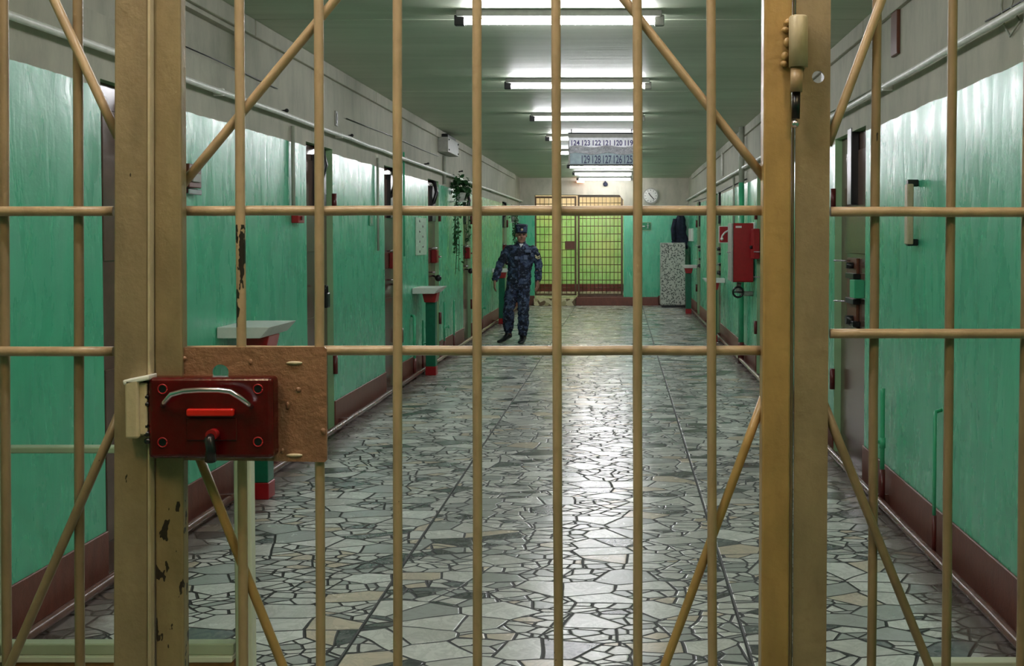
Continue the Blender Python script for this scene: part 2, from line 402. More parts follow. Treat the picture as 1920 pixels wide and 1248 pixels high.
# ------------------------------------------------------------------ the shell
XL, XR = -2.33, 1.55; Y0, Y1 = -3.0, 24.6; ZC = 2.93; DD = 0.05; DH = 2.27
LD = [(4.79, 5.60), (7.90, 8.62), (10.50, 11.22), (12.87, 13.62), (15.70, 16.5), (20.9, 21.7)]
RD = [(6.78, 7.75), (11.30, 12.2), (16.6, 17.5), (20.9, 21.8)]
def wall_mesh(X, sgn, holes, y0=Y0, y1=Y1, z1=ZC):
    """holes: (ya, yb, za, zb, depth, closed). sgn: +1 means the solid lies towards +x"""
    mb = MB()
    ys = sorted({y0, y1, *[h[0] for h in holes], *[h[1] for h in holes]}); zs = sorted({0.0, z1, *[h[2] for h in holes], *[h[3] for h in holes]})
    for i in range(len(ys) - 1):
        for j in range(len(zs) - 1):
            cy, cz = (ys[i] + ys[i + 1]) / 2, (zs[j] + zs[j + 1]) / 2
            if any(h[0] < cy < h[1] and h[2] < cz < h[3] for h in holes): continue
            mb._add([(X, ys[i], zs[j]), (X, ys[i + 1], zs[j]), (X, ys[i + 1], zs[j + 1]), (X, ys[i], zs[j + 1])], [(0, 1, 2, 3)])
    for ya, yb, za, zb, d, closed in holes:
        x2 = X + sgn * d
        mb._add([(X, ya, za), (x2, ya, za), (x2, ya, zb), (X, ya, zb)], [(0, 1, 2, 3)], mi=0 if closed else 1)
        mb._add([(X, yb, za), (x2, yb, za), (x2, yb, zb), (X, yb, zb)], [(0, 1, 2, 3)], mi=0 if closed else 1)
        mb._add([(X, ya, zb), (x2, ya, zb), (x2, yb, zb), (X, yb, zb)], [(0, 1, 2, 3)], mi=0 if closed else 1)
        if closed:
            mb._add([(X, ya, za), (x2, ya, za), (x2, yb, za), (X, yb, za)], [(0, 1, 2, 3)])
            mb._add([(x2, ya, za), (x2, yb, za), (x2, yb, zb), (x2, ya, zb)], [(0, 1, 2, 3)])
    # solid back
    xb = X + sgn * 0.3
    mb._add([(xb, y0, 0), (xb, y1, 0), (xb, y1, z1), (xb, y0, z1)], [(0, 1, 2, 3)])
    bmesh.ops.remove_doubles(mb.bm, verts=mb.bm.verts, dist=1e-5)
    return mb
def set_origin0(mb, name, mat):
    return mb.build(name, mat, None, (0, 0, 0))
niche = (2.2, 6.6, 2.56, 2.80, 0.05, True)
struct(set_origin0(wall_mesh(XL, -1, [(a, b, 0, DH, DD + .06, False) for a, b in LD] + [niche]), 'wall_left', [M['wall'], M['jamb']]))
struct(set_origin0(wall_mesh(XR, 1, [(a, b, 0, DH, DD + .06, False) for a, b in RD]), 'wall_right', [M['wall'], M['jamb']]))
mb = MB(); mb.box(XL - .4, XR + .4, Y0 - .2, Y1 + .2, -0.2, 0); struct(set_origin0(mb, 'floor', M['floor']))
# ceiling: slabs with narrow joints between them
mb = MB(); js = [Y0 - .2, 0.1, 3.4, 6.75, 10.05, 13.3, 16.7, 20.0, 23.2, 27.8]
for a, b in zip(js[:-1], js[1:]): mb.box(XL - .32, XR + .32, a + .008, b - .008, ZC, ZC + .2, 0.006, 1)
mb.box(XL - .4, XR + .4, Y0 - .2, 27.8, ZC + .2, ZC + .25)
struct(set_origin0(mb, 'ceiling', M['ceiling']))
mb = MB(); mb.box(XL - .4, XR + .4, Y0 - .15, Y0, 0, ZC); struct(set_origin0(mb, 'wall_back', M['wall']))
# end wall with the opening to the lobby
OX0, OX1, OZ = -2.0, 0.05, 2.54
mb = MB()
mb.box(XL - .3, OX0, Y1, Y1 + .3, 0, ZC); mb.box(OX1, XR + .3, Y1, Y1 + .3, 0, ZC)
mb.prism([(OX0, Y1, OZ), (OX1 - .09, Y1, OZ), (OX1, Y1, OZ - .12), (OX1, Y1, ZC), (OX0, Y1, ZC)], (0, .3, 0))
struct(set_origin0(mb, 'wall_far', M['far_wall']))
mb = MB(); mb.box(XL - .3, XR, 27.6, 27.8, 0, ZC); mb.box(XL - .5, XL - .1, Y1 + .3, 27.6, 0, ZC); mb.box(OX1 + .6, OX1 + .8, Y1 + .3, 27.6, 0, ZC)
struct(set_origin0(mb, 'wall_lobby', M['lobby_wall']))
mb = MB(); mb.box(XL - .3, XR, Y1 + .002, 27.7, -.1, 0.17); struct(set_origin0(mb, 'floor_lobby', M['floor']))
mb = MB(); mb.box(XL - .1, OX1 + .6, 27.57, 27.6, .17, .36); struct(set_origin0(mb, 'baseboard_lobby', M['dark_red']))
# marble step in the left half of the opening, brown kerb in the right
mb = MB(); mb.box(OX0, -1.05, Y1 - .28, Y1 - .001, 0, 0.17, .008);
tag(mb.build('entrance_step', M['step']), 'cream marble chip step below the far barred door', 'step')
# baseboards, split at the doors
def baseboard(name, X, sgn, doors):
    mb = MB(); y = Y0; 
    for a, b in doors + [(Y1, None)]:
        mb.box(min(X, X - sgn * .012), max(X, X - sgn * .012), y, a, 0, 0.235, .003, 1)
        if b: y = b
    return struct(set_origin0(mb, name, M['base']))
baseboard('baseboard_left', XL, -1, LD); baseboard('baseboard_right', XR, 1, RD)
mb = MB(); mb.box(-1.04, 0.85, Y1 - .14, Y1, 0, .19, .006); mb.box(0.85, XR - .012, Y1 - .02, Y1, 0, .22, .003); mb.box(XL + .012, OX0 - .002, Y1 - .02, Y1, 0, .22, .003)
struct(set_origin0(mb, 'baseboard_far', M['base']))
# cornice ledge high on each wall
for nm, X, s in (('trim_1', XL, 1), ('trim_2', XR, -1)):
    mb = MB()
    for a, b in zip(js[:-2], js[1:-1]):
        b = min(b, Y1); a = max(a, Y0)
        mb.box(min(X, X + s * .03), max(X, X + s * .03), a + .01, b - .01, 2.825, ZC - .001, .004, 1)
    struct(set_origin0(mb, nm, M['wall']))

# ------------------------------------------------------------------ fluorescent lamps
LX = -0.375; LZ = 2.87
LAMPS = [(-1.2, 'tube lamp on the ceiling behind the beige gate'), (1.30, ''), (3.9, ''), (6.5, 'nearest and widest lit tube lamp on the ceiling'), (9.26, 'second lit tube lamp from the beige gate'),
         (11.8, 'third lit tube lamp, between the second lamp and the hanging number sign'), (14.2, 'lit tube lamp half hidden right behind the hanging number sign'),
         (16.6, 'short glimpse of lit tube lamp at the lower edge of the grey-blue number panel'), (19.8, 'lit tube lamp just below the hanging number sign'),
         (22.0, 'lit tube lamp second from the end wall'), (24.0, 'lowest lit tube lamp in the picture, next to the end wall')]
def lamp(y, label):
    t = thing('fluorescent_lamp', label, 'lamp', (LX, y, ZC), 'tube lamps along the corridor ceiling')
    mb = MB(); mb.box(LX - .62, LX + .62, y - .05, y + .05, LZ + .022, ZC, .004, 1); mb.build('batten', M['grey'], t)
    mb = MB(); mb.path([(LX - .58, y, LZ - .005), (LX + .58, y, LZ - .005)], .0165, 14); mb.build('tube', M['tube'], t)
    for s in (-1, 1):
        mb = MB(); mb.box(*sorted((LX + s * .575, LX + s * .635)), y - .02, y + .02, LZ - .03, LZ + .035, .006, 2); mb.build('lamp_holder', M['black'] if s < 0 else M['grey'], t)
    return t
LAB = {1.30: 'lit tube lamp above the near side of the beige gate', 1.0: 'lamp over the near side of the beige gate, above the frame', 3.9: 'lit tube lamp just behind the beige gate, above the frame'}
LAB[1.0] = 'lit tube lamp above the near side of the beige gate'
for y, lb in LAMPS:
    if y > .5: lamp(y, lb or LAB[y])
# warm lamps of the room the camera stands in
def warm_lamp(x, y, e, lab):
    t = thing('ceiling_globe', lab, 'lamp', (x, y, ZC))
    mb = MB(); mb.path([(x, y, ZC), (x, y, ZC - .05)], .05, 16); mb.build('lamp_base', M['grey'], t)
    mb = MB(); mb.sphere((x, y, ZC - .13), .10, (1, 1, .9), 20, 12); mb.build('globe', e, t)
WARM = emit('warm_lit_globe', (1.0, 0.74, 0.48), 60)
warm_lamp(-0.95, 0.75, WARM, 'warm globe lamp on the ceiling left of the camera')
warm_lamp(0.65, 0.55, WARM, 'warm globe lamp on the ceiling right of the camera')
warm_lamp(-1.0, 26.1, emit('lobby_lit_globe', (1.0, 0.84, 0.60), 190), 'warm globe lamp in the lobby beyond the far grille')
mb = MB(); c = U(1086, 340, Y=24.3)
mb.box(c.x - .06, c.x + .12, 24.3, 24.36, c.z - .03, c.z + .03, .01); mb.box(c.x - .02, c.x + .02, 24.36, 24.6, c.z - .015, c.z + .015)
tag(mb.build('signal_lamp', M['red_lamp']), 'small orange signal lamp under the last ceiling tube', 'lamp')
mb = MB(); c = U(1135, 345, Y=24.5); mb.sphere((c.x, 24.52, c.z), .055, (1, 1, 1)); mb.path([(c.x, 24.52, c.z + .03), (c.x, 24.6, c.z + .1)], .012, 8)
tag(mb.build('dome_camera', M['navy']), 'small dark ball fixture on the end wall above the barred door', 'fixture')

# ------------------------------------------------------------------ cell doors
def door(n, X, sgn, ya, yb, right=False):
    xd = X + sgn * DD
    d = MB(); d.box(*sorted((xd, xd + sgn * .05)), ya - .002, yb + .002, 0.0, DH, .003, 1)
    # raised panel stiffeners
    for z0, z1 in ((.15, .95), (1.45, 2.15)):
        d.box(*sorted((xd, xd - sgn * .008)), ya + .1, yb - .1, z0, z1, .004, 1)
    o = struct(d.build('door_%d' % n, M['door'], None, (xd, (ya + yb) / 2, 0)))
    def bx(name, mat, d0, d1, y0, y1, z0, z1, bev=.004):
        mb = MB(); mb.box(*sorted((xd - sgn * d0, xd - sgn * d1)), y0, y1, z0, z1, bev, 1); return mb.build(name, mat, o)
    ym = (ya + yb) / 2; yf = yb - .12; yn = ya + .12
    # hinges on one jamb, locks on the other
    for z in (0.53, 1.84):
        mb = MB(); mb.path([(X - sgn * .01, yb + .01, z - .075), (X - sgn * .01, yb + .01, z + .075)], .02, 10); mb.build('hinge', M['dark_red'], o)
    if right:
        bx('door_closer', M['black'], .0, .055, ym - .08, ym + .05, 1.78, 2.3, .006)
        bx('lock_plate', M['far_box'], 0, .02, ym - .1, ym + .2, .95, 1.42)
        l = bx('lock_box', M['green_pipe'], .0, .07, ya + .22, ya + .36, 1.16, 1.28)
        for z, r in ((1.37, .022), (1.0, .03)):
            mb = MB(); mb.path([(xd, ym, z), (xd - sgn * .07, ym, z)], r, 12); mb.build('door_knob', M['black'], o)
        for z in (1.40, 1.12):
            mb = MB(); mb.path([(xd - sgn * .02, ym + .1, z), (xd - sgn * .12, ym + .16, z)], .006, 8); mb.build('bolt_pin', M['steel'], o)
        for z in (1.30, 1.13, 0.98):
            bx('door_bolt', M['black'], 0, .05, ym - .14, ym + .12, z - .018, z + .018, .004)
    else:
        mb = MB()      # arched black stop arm at the head of the door
        mb.path([(xd, ym - .02, 1.95), (xd - sgn * .06, ym - .02, 2.0), (xd - sgn * .09, ym, 2.12), (xd - sgn * .06, ym + .02, 2.24), (xd, ym + .02, 2.27)], .024, 8)
        mb.box(*sorted((xd, xd - sgn * .045)), ym - .05, ym + .2, 1.76, 2.2, .006, 1)
        mb.build('door_closer', M['black'], o)
        if n < 3: return o
        lk = bx('lock_box', M['lock_box_red'], 0, .075, yb - .30, yb - .16, 1.24, 1.41, .01)
        mb = MB(); mb.path([(xd - sgn * .085, yb - .22, 1.32), (xd - sgn * .12, yb - .22, 1.32)], .012, 8); mb.build('key_knob', M['steel'], lk)
        mb = MB(); mb.path([(xd, ym, 1.42), (xd - sgn * .05, ym, 1.43), (xd - sgn * .07, ym + .12, 1.43)], .009, 8); mb.build('bolt_pin', M['steel'], o)
        mb = MB(); mb.path([(xd, ym, 1.13), (xd - sgn * .07, ym, 1.13)], .010, 8); mb.build('bolt_pin', M['steel'], o)
        mb = MB(); mb.sphere((xd - sgn * .075, yb - .2, 1.05), .042, (1, 1, 1)); mb.path([(xd, yb - .2, 1.08), (xd - sgn * .07, yb - .2, 1.06)], .012, 8); mb.build('padlock', M['black'], o)
    return o
k = 1
for a, b in LD: door(k, XL, -1, a, b); k += 1
for a, b in RD: door(k, XR, 1, a, b, True); k += 1
# wall-hung padlock beside the second left door
c = U(612, 548, X=XL + .04)
t = thing('padlock', 'black padlock hanging beside the second left cell door', 'padlock', c)
mb = MB(); mb.box(c.x - .03, c.x + .02, c.y - .04, c.y + .04, c.z - .12, c.z - .0, .01); mb.build('lock_body', M['black'], t)
mb = MB(); mb.path([(c.x, c.y - .025, c.z), (c.x, c.y - .02, c.z + .05), (c.x, c.y + .02, c.z + .05), (c.x, c.y + .025, c.z)], .009, 8); mb.path([(c.x, c.y, c.z + .05), (XL - .02, c.y, c.z + .05)], .009, 8); mb.build('shackle', M['black'], t)

# ------------------------------------------------------------------ pipes and cables
def long_pipe(name, X, z, r, mat, lab, sgn, y0=Y0 + .02, y1=Y1 - .02, off=.05, wob=.004):
    t = thing(name, lab, 'pipe', (X + sgn * off, (y0 + y1) / 2, z))
    mb = MB(); n = 46
    mb.path([(X + sgn * off, y0 + (y1 - y0) * i / n, z + random.uniform(-wob, wob)) for i in range(n + 1)], r, 12); mb.build('pipe_run', mat, t)
    y = y0 + 1.3
    while y < y1:
        mb = MB(); mb.box(*sorted((X, X + sgn * (off + r * .6))), y - .012, y + .012, z - r * 1.25, z + r * 1.25, .003, 1); mb.build('pipe_clamp', mat, t)
        y += 2.6
    return t
long_pipe('wall_pipe', XL, 2.39, .017, M['pipe_white'], 'long white pipe high along the left wall above the green paint', 1)
long_pipe('wall_pipe', XR, 2.42, .017, M['pipe_white'], 'long white pipe high along the right wall above the green paint', -1)
long_pipe('floor_pipe', XL, 0.05, .024, M['floor_pipe'], 'long brown pipe along the floor by the left wall', 1, off=.07)
long_pipe('floor_pipe', XR, 0.05, .024, M['floor_pipe'], 'long brown pipe along the floor by the right wall', -1, off=.07)
def cable(pts, r, lab, mat='black', nm='cable', cat='cable'):
    mb = MB(); mb.path(pts, r, 6); return tag(mb.build(nm, M[mat]), lab, cat)
def W(px, py, side='L', off=.01):
    return U(px, py, X=(XL + off) if side == 'L' else (XR - off))
cable([W(340, 84), W(400, 110), W(460, 138), W(520, 166)], .004, 'thin dark cable on the left wall above the white pipe')
cable([W(650, 222), W(690, 238), W(735, 255), W(790, 280), W(822, 293)], .004, 'thin dark cable running along left wall to the junction box')
cable([W(1432, 278, 'R'), W(1480, 252, 'R'), W(1560, 208, 'R'), W(1640, 165, 'R')], .005, 'thin dark cable on the right wall above the white pipe', 'conduit')
cable([W(1300, 378, 'R'), W(1320, 372, 'R'), W(1345, 362, 'R'), W(1400, 335, 'R')], .007, 'dark cable on the right wall near the clock')
cable([W(1848, 40, 'R'), W(1880, 22, 'R'), W(1920, 0, 'R'), W(1960, -20, 'R')], .004, 'thin dark cable crossing the upper right corner')
cable([W(1884, -30, 'R'), W(1878, 10, 'R'), W(1882, 45, 'R'), W(1894, 68, 'R'), W(1912, 40, 'R'), W(1896, 12, 'R'), W(1905, -20, 'R')], .005, 'loose loop of cable above the white pipe at upper right', 'conduit')
def conduit(px, ytop, ybot, side, r, lab, mat='conduit', off=.02):
    a = W(px, ytop, side, off); b = U(px, ybot, Y=a.y); b.x = a.x
    mb = MB(); mb.path([a, (a + b) / 2, b], r, 10); return tag(mb.build('conduit', M[mat]), lab, 'conduit')
conduit(549, 236, 400, 'L', .014, 'grey vertical conduit ending in a dark red switch, left wall')
conduit(708, 296, 470, 'L', .012, 'thin conduit down the left edge of the third left cell door')
conduit(757, 285, 480, 'L', .010, 'thin bent conduit between the third door and the notice sheet', 'green_pipe')
conduit(833, 292, 345, 'L', .022, 'grey conduit below the junction box on the left wall')
conduit(833, 238, 262, 'L', .022, 'grey conduit above the junction box on the left wall')
conduit(1376, 332, 420, 'R', .015, 'thin grey conduit above the red hose cabinet')
conduit(1354, 285, 330, 'R', .018, 'white conduit high on the right wall beyond the hose cabinet', 'pipe_white')
mb = MB(); c = W(1396, 300, 'R', .06); c.y = 13.25; mb.path([(c.x, c.y, 2.24), (c.x, c.y, 1.5), (c.x, c.y, .26)], .035, 14)
t = thing('heating_riser', 'thick green pipe from ceiling to floor beside the red hose cabinet', 'pipe', (c.x, c.y, 0)); mb.build('pipe_run', M['green_pipe'], t)
mb = MB(); mb.path([(c.x, c.y, 2.24), (c.x, c.y, ZC)], .035, 14); mb.build('pipe_run', M['conduit'], t)
mb = MB(); mb.path([(c.x, c.y, 0), (c.x, c.y, .26)], .04, 14); mb.build('pipe_foot', M['dark_red'], t)
# low green heating pipes: upright stub with a valve or a hooked top
def stub(px, pyt, side, lab, hook=False, valve=False, r=.018, foot=True):
    X = XL if side == 'L' else XR; s = 1 if side == 'L' else -1
    a = U(px, pyt, X=X + s * .05)
    t = thing('heating_pipe', lab, 'pipe', (a.x, a.y, 0), 'low green heating pipes')
    pts = [(a.x, a.y, .2), (a.x, a.y, (a.z + .2) / 2), (a.x, a.y, a.z - .03)]
    pts += [(a.x - s * .012, a.y + .03, a.z - .005), (a.x - s * .05, a.y + .06, a.z)] if hook else [(a.x, a.y, a.z)]
    mb = MB(); mb.path(pts, r, 12); mb.build('pipe_run', M['green_pipe'], t)
    if foot:
        mb = MB(); mb.path([(a.x, a.y, 0.0), (a.x, a.y, .23)], r * 1.25, 12); mb.build('pipe_foot', M['dark_red'], t)
    if valve:
        z = a.z * .55
        mb = MB(); mb.path([(a.x, a.y, z), (a.x + s * .055, a.y, z + .012)], r * .6, 10); mb.path([(a.x + s * .055, a.y, z + .03), (a.x + s * .055, a.y, z - .01)], r * .9, 10); mb.path([(a.x, a.y, z - .03), (a.x, a.y, z + .03)], r * 1.35, 12)
        mb.build('valve', M['green_pipe'], t)
    return t
stub(1655, 728, 'R', 'green upright heating pipe with side valve near the right cell door', valve=True, r=.014)
stub(1753, 772, 'R', 'green hook-topped heating pipe nearest to the camera on the right wall', hook=True, r=.009)
stub(777, 592, 'L', 'green hook-topped heating pipe under the notice sheet', hook=True, r=.016)
stub(793, 600, 'L', 'green upright heating pipe just left of the second pedestal shelf', valve=True, r=.012)
stub(833, 566, 'L', 'green heating pipe with valve just right of the second pedestal shelf', valve=True, r=.012)
stub(851, 562, 'L', 'thin green heating pipe below the trailing plant', r=.012)
stub(903, 540, 'L', 'pale hook-topped heating pipe left of the walking guard', hook=True, valve=True, r=.020)
stub(1330, 530, 'R', 'green heating pipe by the right wall, beyond the hose cabinet', hook=True, r=.016)

# ------------------------------------------------------------------ wall fittings
def wallbox(name, px0, px1, pyt, pyb, side, depth, mat, lab, cat, bev=.004):
    X = XL if side == 'L' else XR; s = 1 if side == 'L' else -1
    a = U(px0, pyt, X=X); b = U(px1, pyb, X=X); ym = (a.y + b.y) / 2
    pm = (px0 + px1) / 2
    zt = U(pm, pyt, X=X).z; zb = U(pm, pyb, X=X).z
    mb = MB(); mb.box(*sorted((X, X + s * depth)), *sorted((a.y, b.y)), zb, zt, bev, 1)
    t = thing(name, lab, cat, (X, ym, zb)); o = mb.build('body', M[mat], t)
    return t, (X + s * depth, min(a.y, b.y), max(a.y, b.y), zb, zt)
# call box on near left wall
t, q = wallbox('call_box', 337, 361, 308, 352, 'L', .05, 'far_box', 'dark pinkish call box on the left wall near the gate edge', 'box')
mb = MB(); mb.box(q[0], q[0] + .01, q[1] + .03, q[2] - .03, q[3] + .03, q[4] - .05, .003, 1); mb.build('cover', M['grey'], t)
mb = MB(); mb.box(q[0] - .05, q[0] - .01, q[1] + .02, q[2] + .03, q[3] - .035, q[3] - .005, .004, 1); mb.build('cable_gland', M['steel'], t)
t, q = wallbox('switch', 546, 558, 400, 418, 'L', .05, 'red', 'dark red switch at the lower end of the grey conduit', 'switch')
mb = MB(); mb.box(q[0], q[0] + .012, (q[1] + q[2]) / 2 - .02, (q[1] + q[2]) / 2 + .02, q[3] + .02, q[4] - .02, .002, 1); mb.build('rocker', M['dark_red'], t)
t, q = wallbox('door_sign', 691, 699, 404, 423, 'L', .01, 'exit_green', 'small dark green plate left of the third left cell door', 'sign', .002)
mb = MB(); mb.box(q[0], q[0] + .003, q[1] + .06, q[1] + .09, q[3] + .02, q[4] - .02); mb.build('digit', M['rail_green'], t)
t, q = wallbox('outlet_frame', 627, 631, 208, 236, 'L', .012, 'grey', 'narrow grey plate high on the left wall', 'plate', .002)
mb = MB(); mb.box(q[0], q[0] + .003, q[1] + .02, q[2] - .02, q[3] + .02, q[4] - .02); mb.build('slot', M['black'], t)
t, q = wallbox('junction_box', 821, 842, 262, 289, 'L', .13, 'grey', 'grey junction box high on the left wall', 'box')
mb = MB()
for yy in (q[1] + .06, q[2] - .06):
    for zz in (q[3] + .03, q[4] - .03): mb.sphere((q[0], yy, zz), .012)
mb.build('screw', M['black'], t)
mb = MB(); mb.box(q[0] - .1, q[0] - .02, q[1] + .1, q[2] - .1, q[4], q[4] + .05, .01, 1); mb.build('bracket', M['black'], t)
t, q = wallbox('notice_sheet', 778, 798, 408, 478, 'L', .012, 'paper', 'pale notice sheet with dark dots on the left wall', 'notice', .002)
for i in range(7):
    mb = MB(); zz = q[4] - .04 - i * (q[4] - q[3] - .08) / 6; yy = q[1] + (q[2] - q[1]) * (.35 + .3 * (i % 2)); mb.sphere((q[0], yy, zz), .016, (.25, 2.2, 1)); mb.build('dot', M['black'], t)
t, q = wallbox('cover_strip', 1677, 1688, 20, 104, 'R', .02, 'far_box', 'brown vertical strip high on the right wall', 'strip')
t, q = wallbox('cable_block', 1295, 1300, 428, 452, 'R', .05, 'white', 'small white box on the right wall beside the hanging jacket', 'box')
# tan bar with black ends on the right wall
c0 = U(1703, 345, X=XR - .05); c1 = U(1703, 458, X=XR - .05)
t = thing('wall_bar', 'tan vertical bar with black end clips on the right wall', 'bar', (XR, c0.y, c1.z))
mb = MB(); mb.box(c0.x - .012, c0.x + .022, c0.y - .03, c0.y + .03, c1.z, c0.z, .006, 2); mb.build('bar', M['keeper'], t)
for z in (c0.z + .005, c1.z + .01):
    mb = MB(); mb.box(c0.x - .006, XR, c0.y - .02, c0.y + .02, z - .018, z + .018, .004, 1); mb.build('end_clip', M['black'], t)
# clips near pipes on the left wall
for px, py in ((524, 210), (649, 256), (795, 308), (860, 322)):
    c = W(px, py, 'L', .0); mb = MB(); mb.path([(XL, c.y, c.z), (XL + .05, c.y, c.z + .01)], .01, 8); mb.sphere((XL + .05, c.y, c.z + .01), .014)
    tag(mb.build('pipe_hook', M['black']), 'small black hook above the white pipe on the left wall', 'hook', 'hooks above the left wall pipe')

# ------------------------------------------------------------------ pedestal shelves
def pedestal(side, y, ztop, lab, wid=.50, proj=.31):
    X = XL if side == 'L' else XR; s = 1 if side == 'L' else -1
    cx = X + s * (.17)
    t = thing('pedestal_shelf', lab, 'shelf', (cx, y, 0), 'pedestal shelves along the walls')
    mb = MB(); mb.prism([(X + s * .004, y - wid / 2, ztop), (X + s * proj, y - wid / 2, ztop), (X + s * (proj - .06), y - wid / 2, ztop - .065), (X + s * .004, y - wid / 2, ztop - .065)], (0, wid, 0), .004); mb.build('top', M['white'], t)
    mb = MB(); mb.prism([(cx - .085, y - .10, ztop - .066), (cx + .085, y - .10, ztop - .066), (cx + .06, y - .10, ztop - .17), (cx - .06, y - .10, ztop - .17)], (0, .2, 0), .004); mb.build('neck', M['red'], t)
    mb = MB(); mb.box(cx - .055, cx + .055, y - .055, y + .055, .10, ztop - .17, .004, 1); mb.build('column', M['deep_green'], t)
    mb = MB(); mb.box(cx - .06, cx + .06, y - .06, y + .06, 0, .10, .004, 1); mb.build('foot', M['red'], t)
    return t
p1 = pedestal('L', 6.37, 1.045, 'nearest pedestal shelf, white top on dark red neck, by the left wall')
pedestal('L', 12.1, 1.0, 'second pedestal shelf with green column, by the left wall')
pedestal('L', 19.3, 1.0, 'dark green pedestal shelf behind the walking guard', .25, .33)
pedestal('R', 16.0, 0.95, 'pedestal shelf by the right wall under the red hose sign', .25, .33)
pedestal('R', 21.9, 1.0, 'farthest pedestal shelf, beside the floral cabinet', .25, .33)

# ------------------------------------------------------------------ fire hose cabinet and sign
yc = 12.35; a = U(1373, 418, Y=yc); b = U(1416, 529, Y=yc)
t = thing('hose_cabinet', 'red fire hose cabinet with pale edges on the right wall', 'cabinet', (XR, yc, b.z))
mb = MB(); mb.box(a.x + .01, XR - .02, yc + .012, yc + .42, b.z, a.z, .008, 2); mb.build('body', M['red'], t)
mb = MB(); mb.box(a.x + .015, XR - .02, yc, yc + .012, b.z + .01, a.z - .01, .004, 1); mb.build('side_panel', M['red'], t)
mb = MB(); mb.box(a.x - .008, a.x + .012, yc - .005, yc + .43, b.z + .01, a.z, .004, 1); dd = mb.build('door', M['grey'], t)
mb = MB(); mb.path([(a.x - .008, yc + .1, (a.z + b.z) / 2), (a.x - .04, yc + .1, (a.z + b.z) / 2), (a.x - .04, yc + .2, (a.z + b.z) / 2), (a.x - .008, yc + .2, (a.z + b.z) / 2)], .006, 8); mb.build('door_handle', M['steel'], dd)
mb = MB(); mb.box(XR - .022, XR - .0, yc - .01, yc + .42, b.z - .0 + .3, a.z + .01, .003, 1); mb.build('back_rail', M['white'], t)
mb = MB(); c = U(1385, 425, Y=yc - .004); mb.box(c.x - .035, c.x + .035, yc - .004, yc + .001, c.z - .012, c.z + .01); mb.build('sticker', M['white'], t)
c = U(1383, 547, Y=yc + .2)
t = thing('valve', 'dark metal hose valve under the red hose cabinet', 'valve', (c.x, c.y, c.z))
mb = MB(); mb.path([(c.x + .02, c.y, c.z + .11), (c.x, c.y, c.z + .02), (c.x + .08, c.y, c.z - .02), (XR + .0, c.y, c.z - .02)], .03, 10); mb.build('elbow', M['grey'], t)
mb = MB()
mb.path([(c.x + .06 * math.cos(i * PI / 8), c.y - .05, c.z + .06 * math.sin(i * PI / 8)) for i in range(17)], .012, 8); mb.path([(c.x - .06, c.y - .05, c.z), (c.x + .06, c.y - .05, c.z)], .008, 8); mb.path([(c.x, c.y - .05, c.z), (c.x, c.y, c.z)], .01, 8); mb.build('hand_wheel', M['black'], t)
ys = 13.6; a = U(1349, 425, Y=ys); b = U(1374, 454, Y=ys)
t = thing('hose_sign', 'red sign with a white hose symbol beyond the hose cabinet', 'sign', ((a.x + b.x) / 2, ys, b.z))
mb = MB(); mb.box(a.x - .01, b.x + .01, ys, ys + .012, b.z - .01, a.z + .01, .002, 1); mb.build('border', M['white'], t)
mb = MB(); mb.box(a.x, b.x, ys - .004, ys, b.z, a.z, .0015, 1); mb.build('panel', M['red'], t)
mb = MB(); w_ = b.x - a.x; h_ = a.z - b.z
mb.path([(a.x + w_ * u, ys - .008, b.z + h_ * v) for u, v in ((.16, .2), (.2, .42), (.38, .62), (.62, .74), (.95, .78))], .012, 8); mb.sphere((a.x + w_ * .18, ys - .008, b.z + h_ * .22), .02); mb.build('hose_symbol', M['white'], t)
mb = MB(); mb.box(b.x, XR, ys, ys + .012, a.z - .05, a.z - .02); mb.build('bracket', M['grey'], t)
c0 = W(1421, 426, 'R', .12)
t = thing('alarm_box', 'red box nearer than the hose cabinet, half behind the gate stile', 'box', (XR, c0.y, U(1425, 482, X=XR).z))
mb = MB(); mb.box(XR - .07, XR, 11.95, 12.2, 1.32, 1.66, .006, 1); mb.build('body', M['red'], t)
mb = MB(); mb.path([(XR - .07, 12.05, 1.45), (XR - .10, 12.05, 1.45)], .02, 10); mb.build('button', M['black'], t)

# ------------------------------------------------------------------ hanging number sign
ys = 13.55; a = U(1067, 253, Y=ys); b = U(1190, 312, Y=ys); sh = a.z - b.z; sw = b.x - a.x
t = thing('number_sign', 'hanging cell number sign with white upper and grey-blue lower panel', 'sign', ((a.x + b.x) / 2, ys, b.z))
zt = U(1100, 254, Y=ys).z; zm = U(1100, 281, Y=ys).z; zb = U(1100, 310, Y=ys).z; z1 = U(1100, 258, Y=ys).z
mb = MB(); mb.box(a.x - .01, b.x, ys + .004, ys + .03, zb, zt + .03, .004, 1); mb.build('backboard', M['grey'], t)
mb = MB(); mb.box(a.x, b.x, ys - .008, ys + .003, zm + .03, z1 + .0, .002, 1); up = mb.build('upper_panel', M['sign_white'], t)
mb = MB(); mb.box(a.x + .012, b.x, ys - .008, ys + .003, zb + .015, zm - .035, .002, 1); lp = mb.build('lower_panel', M['sign_teal'], t)
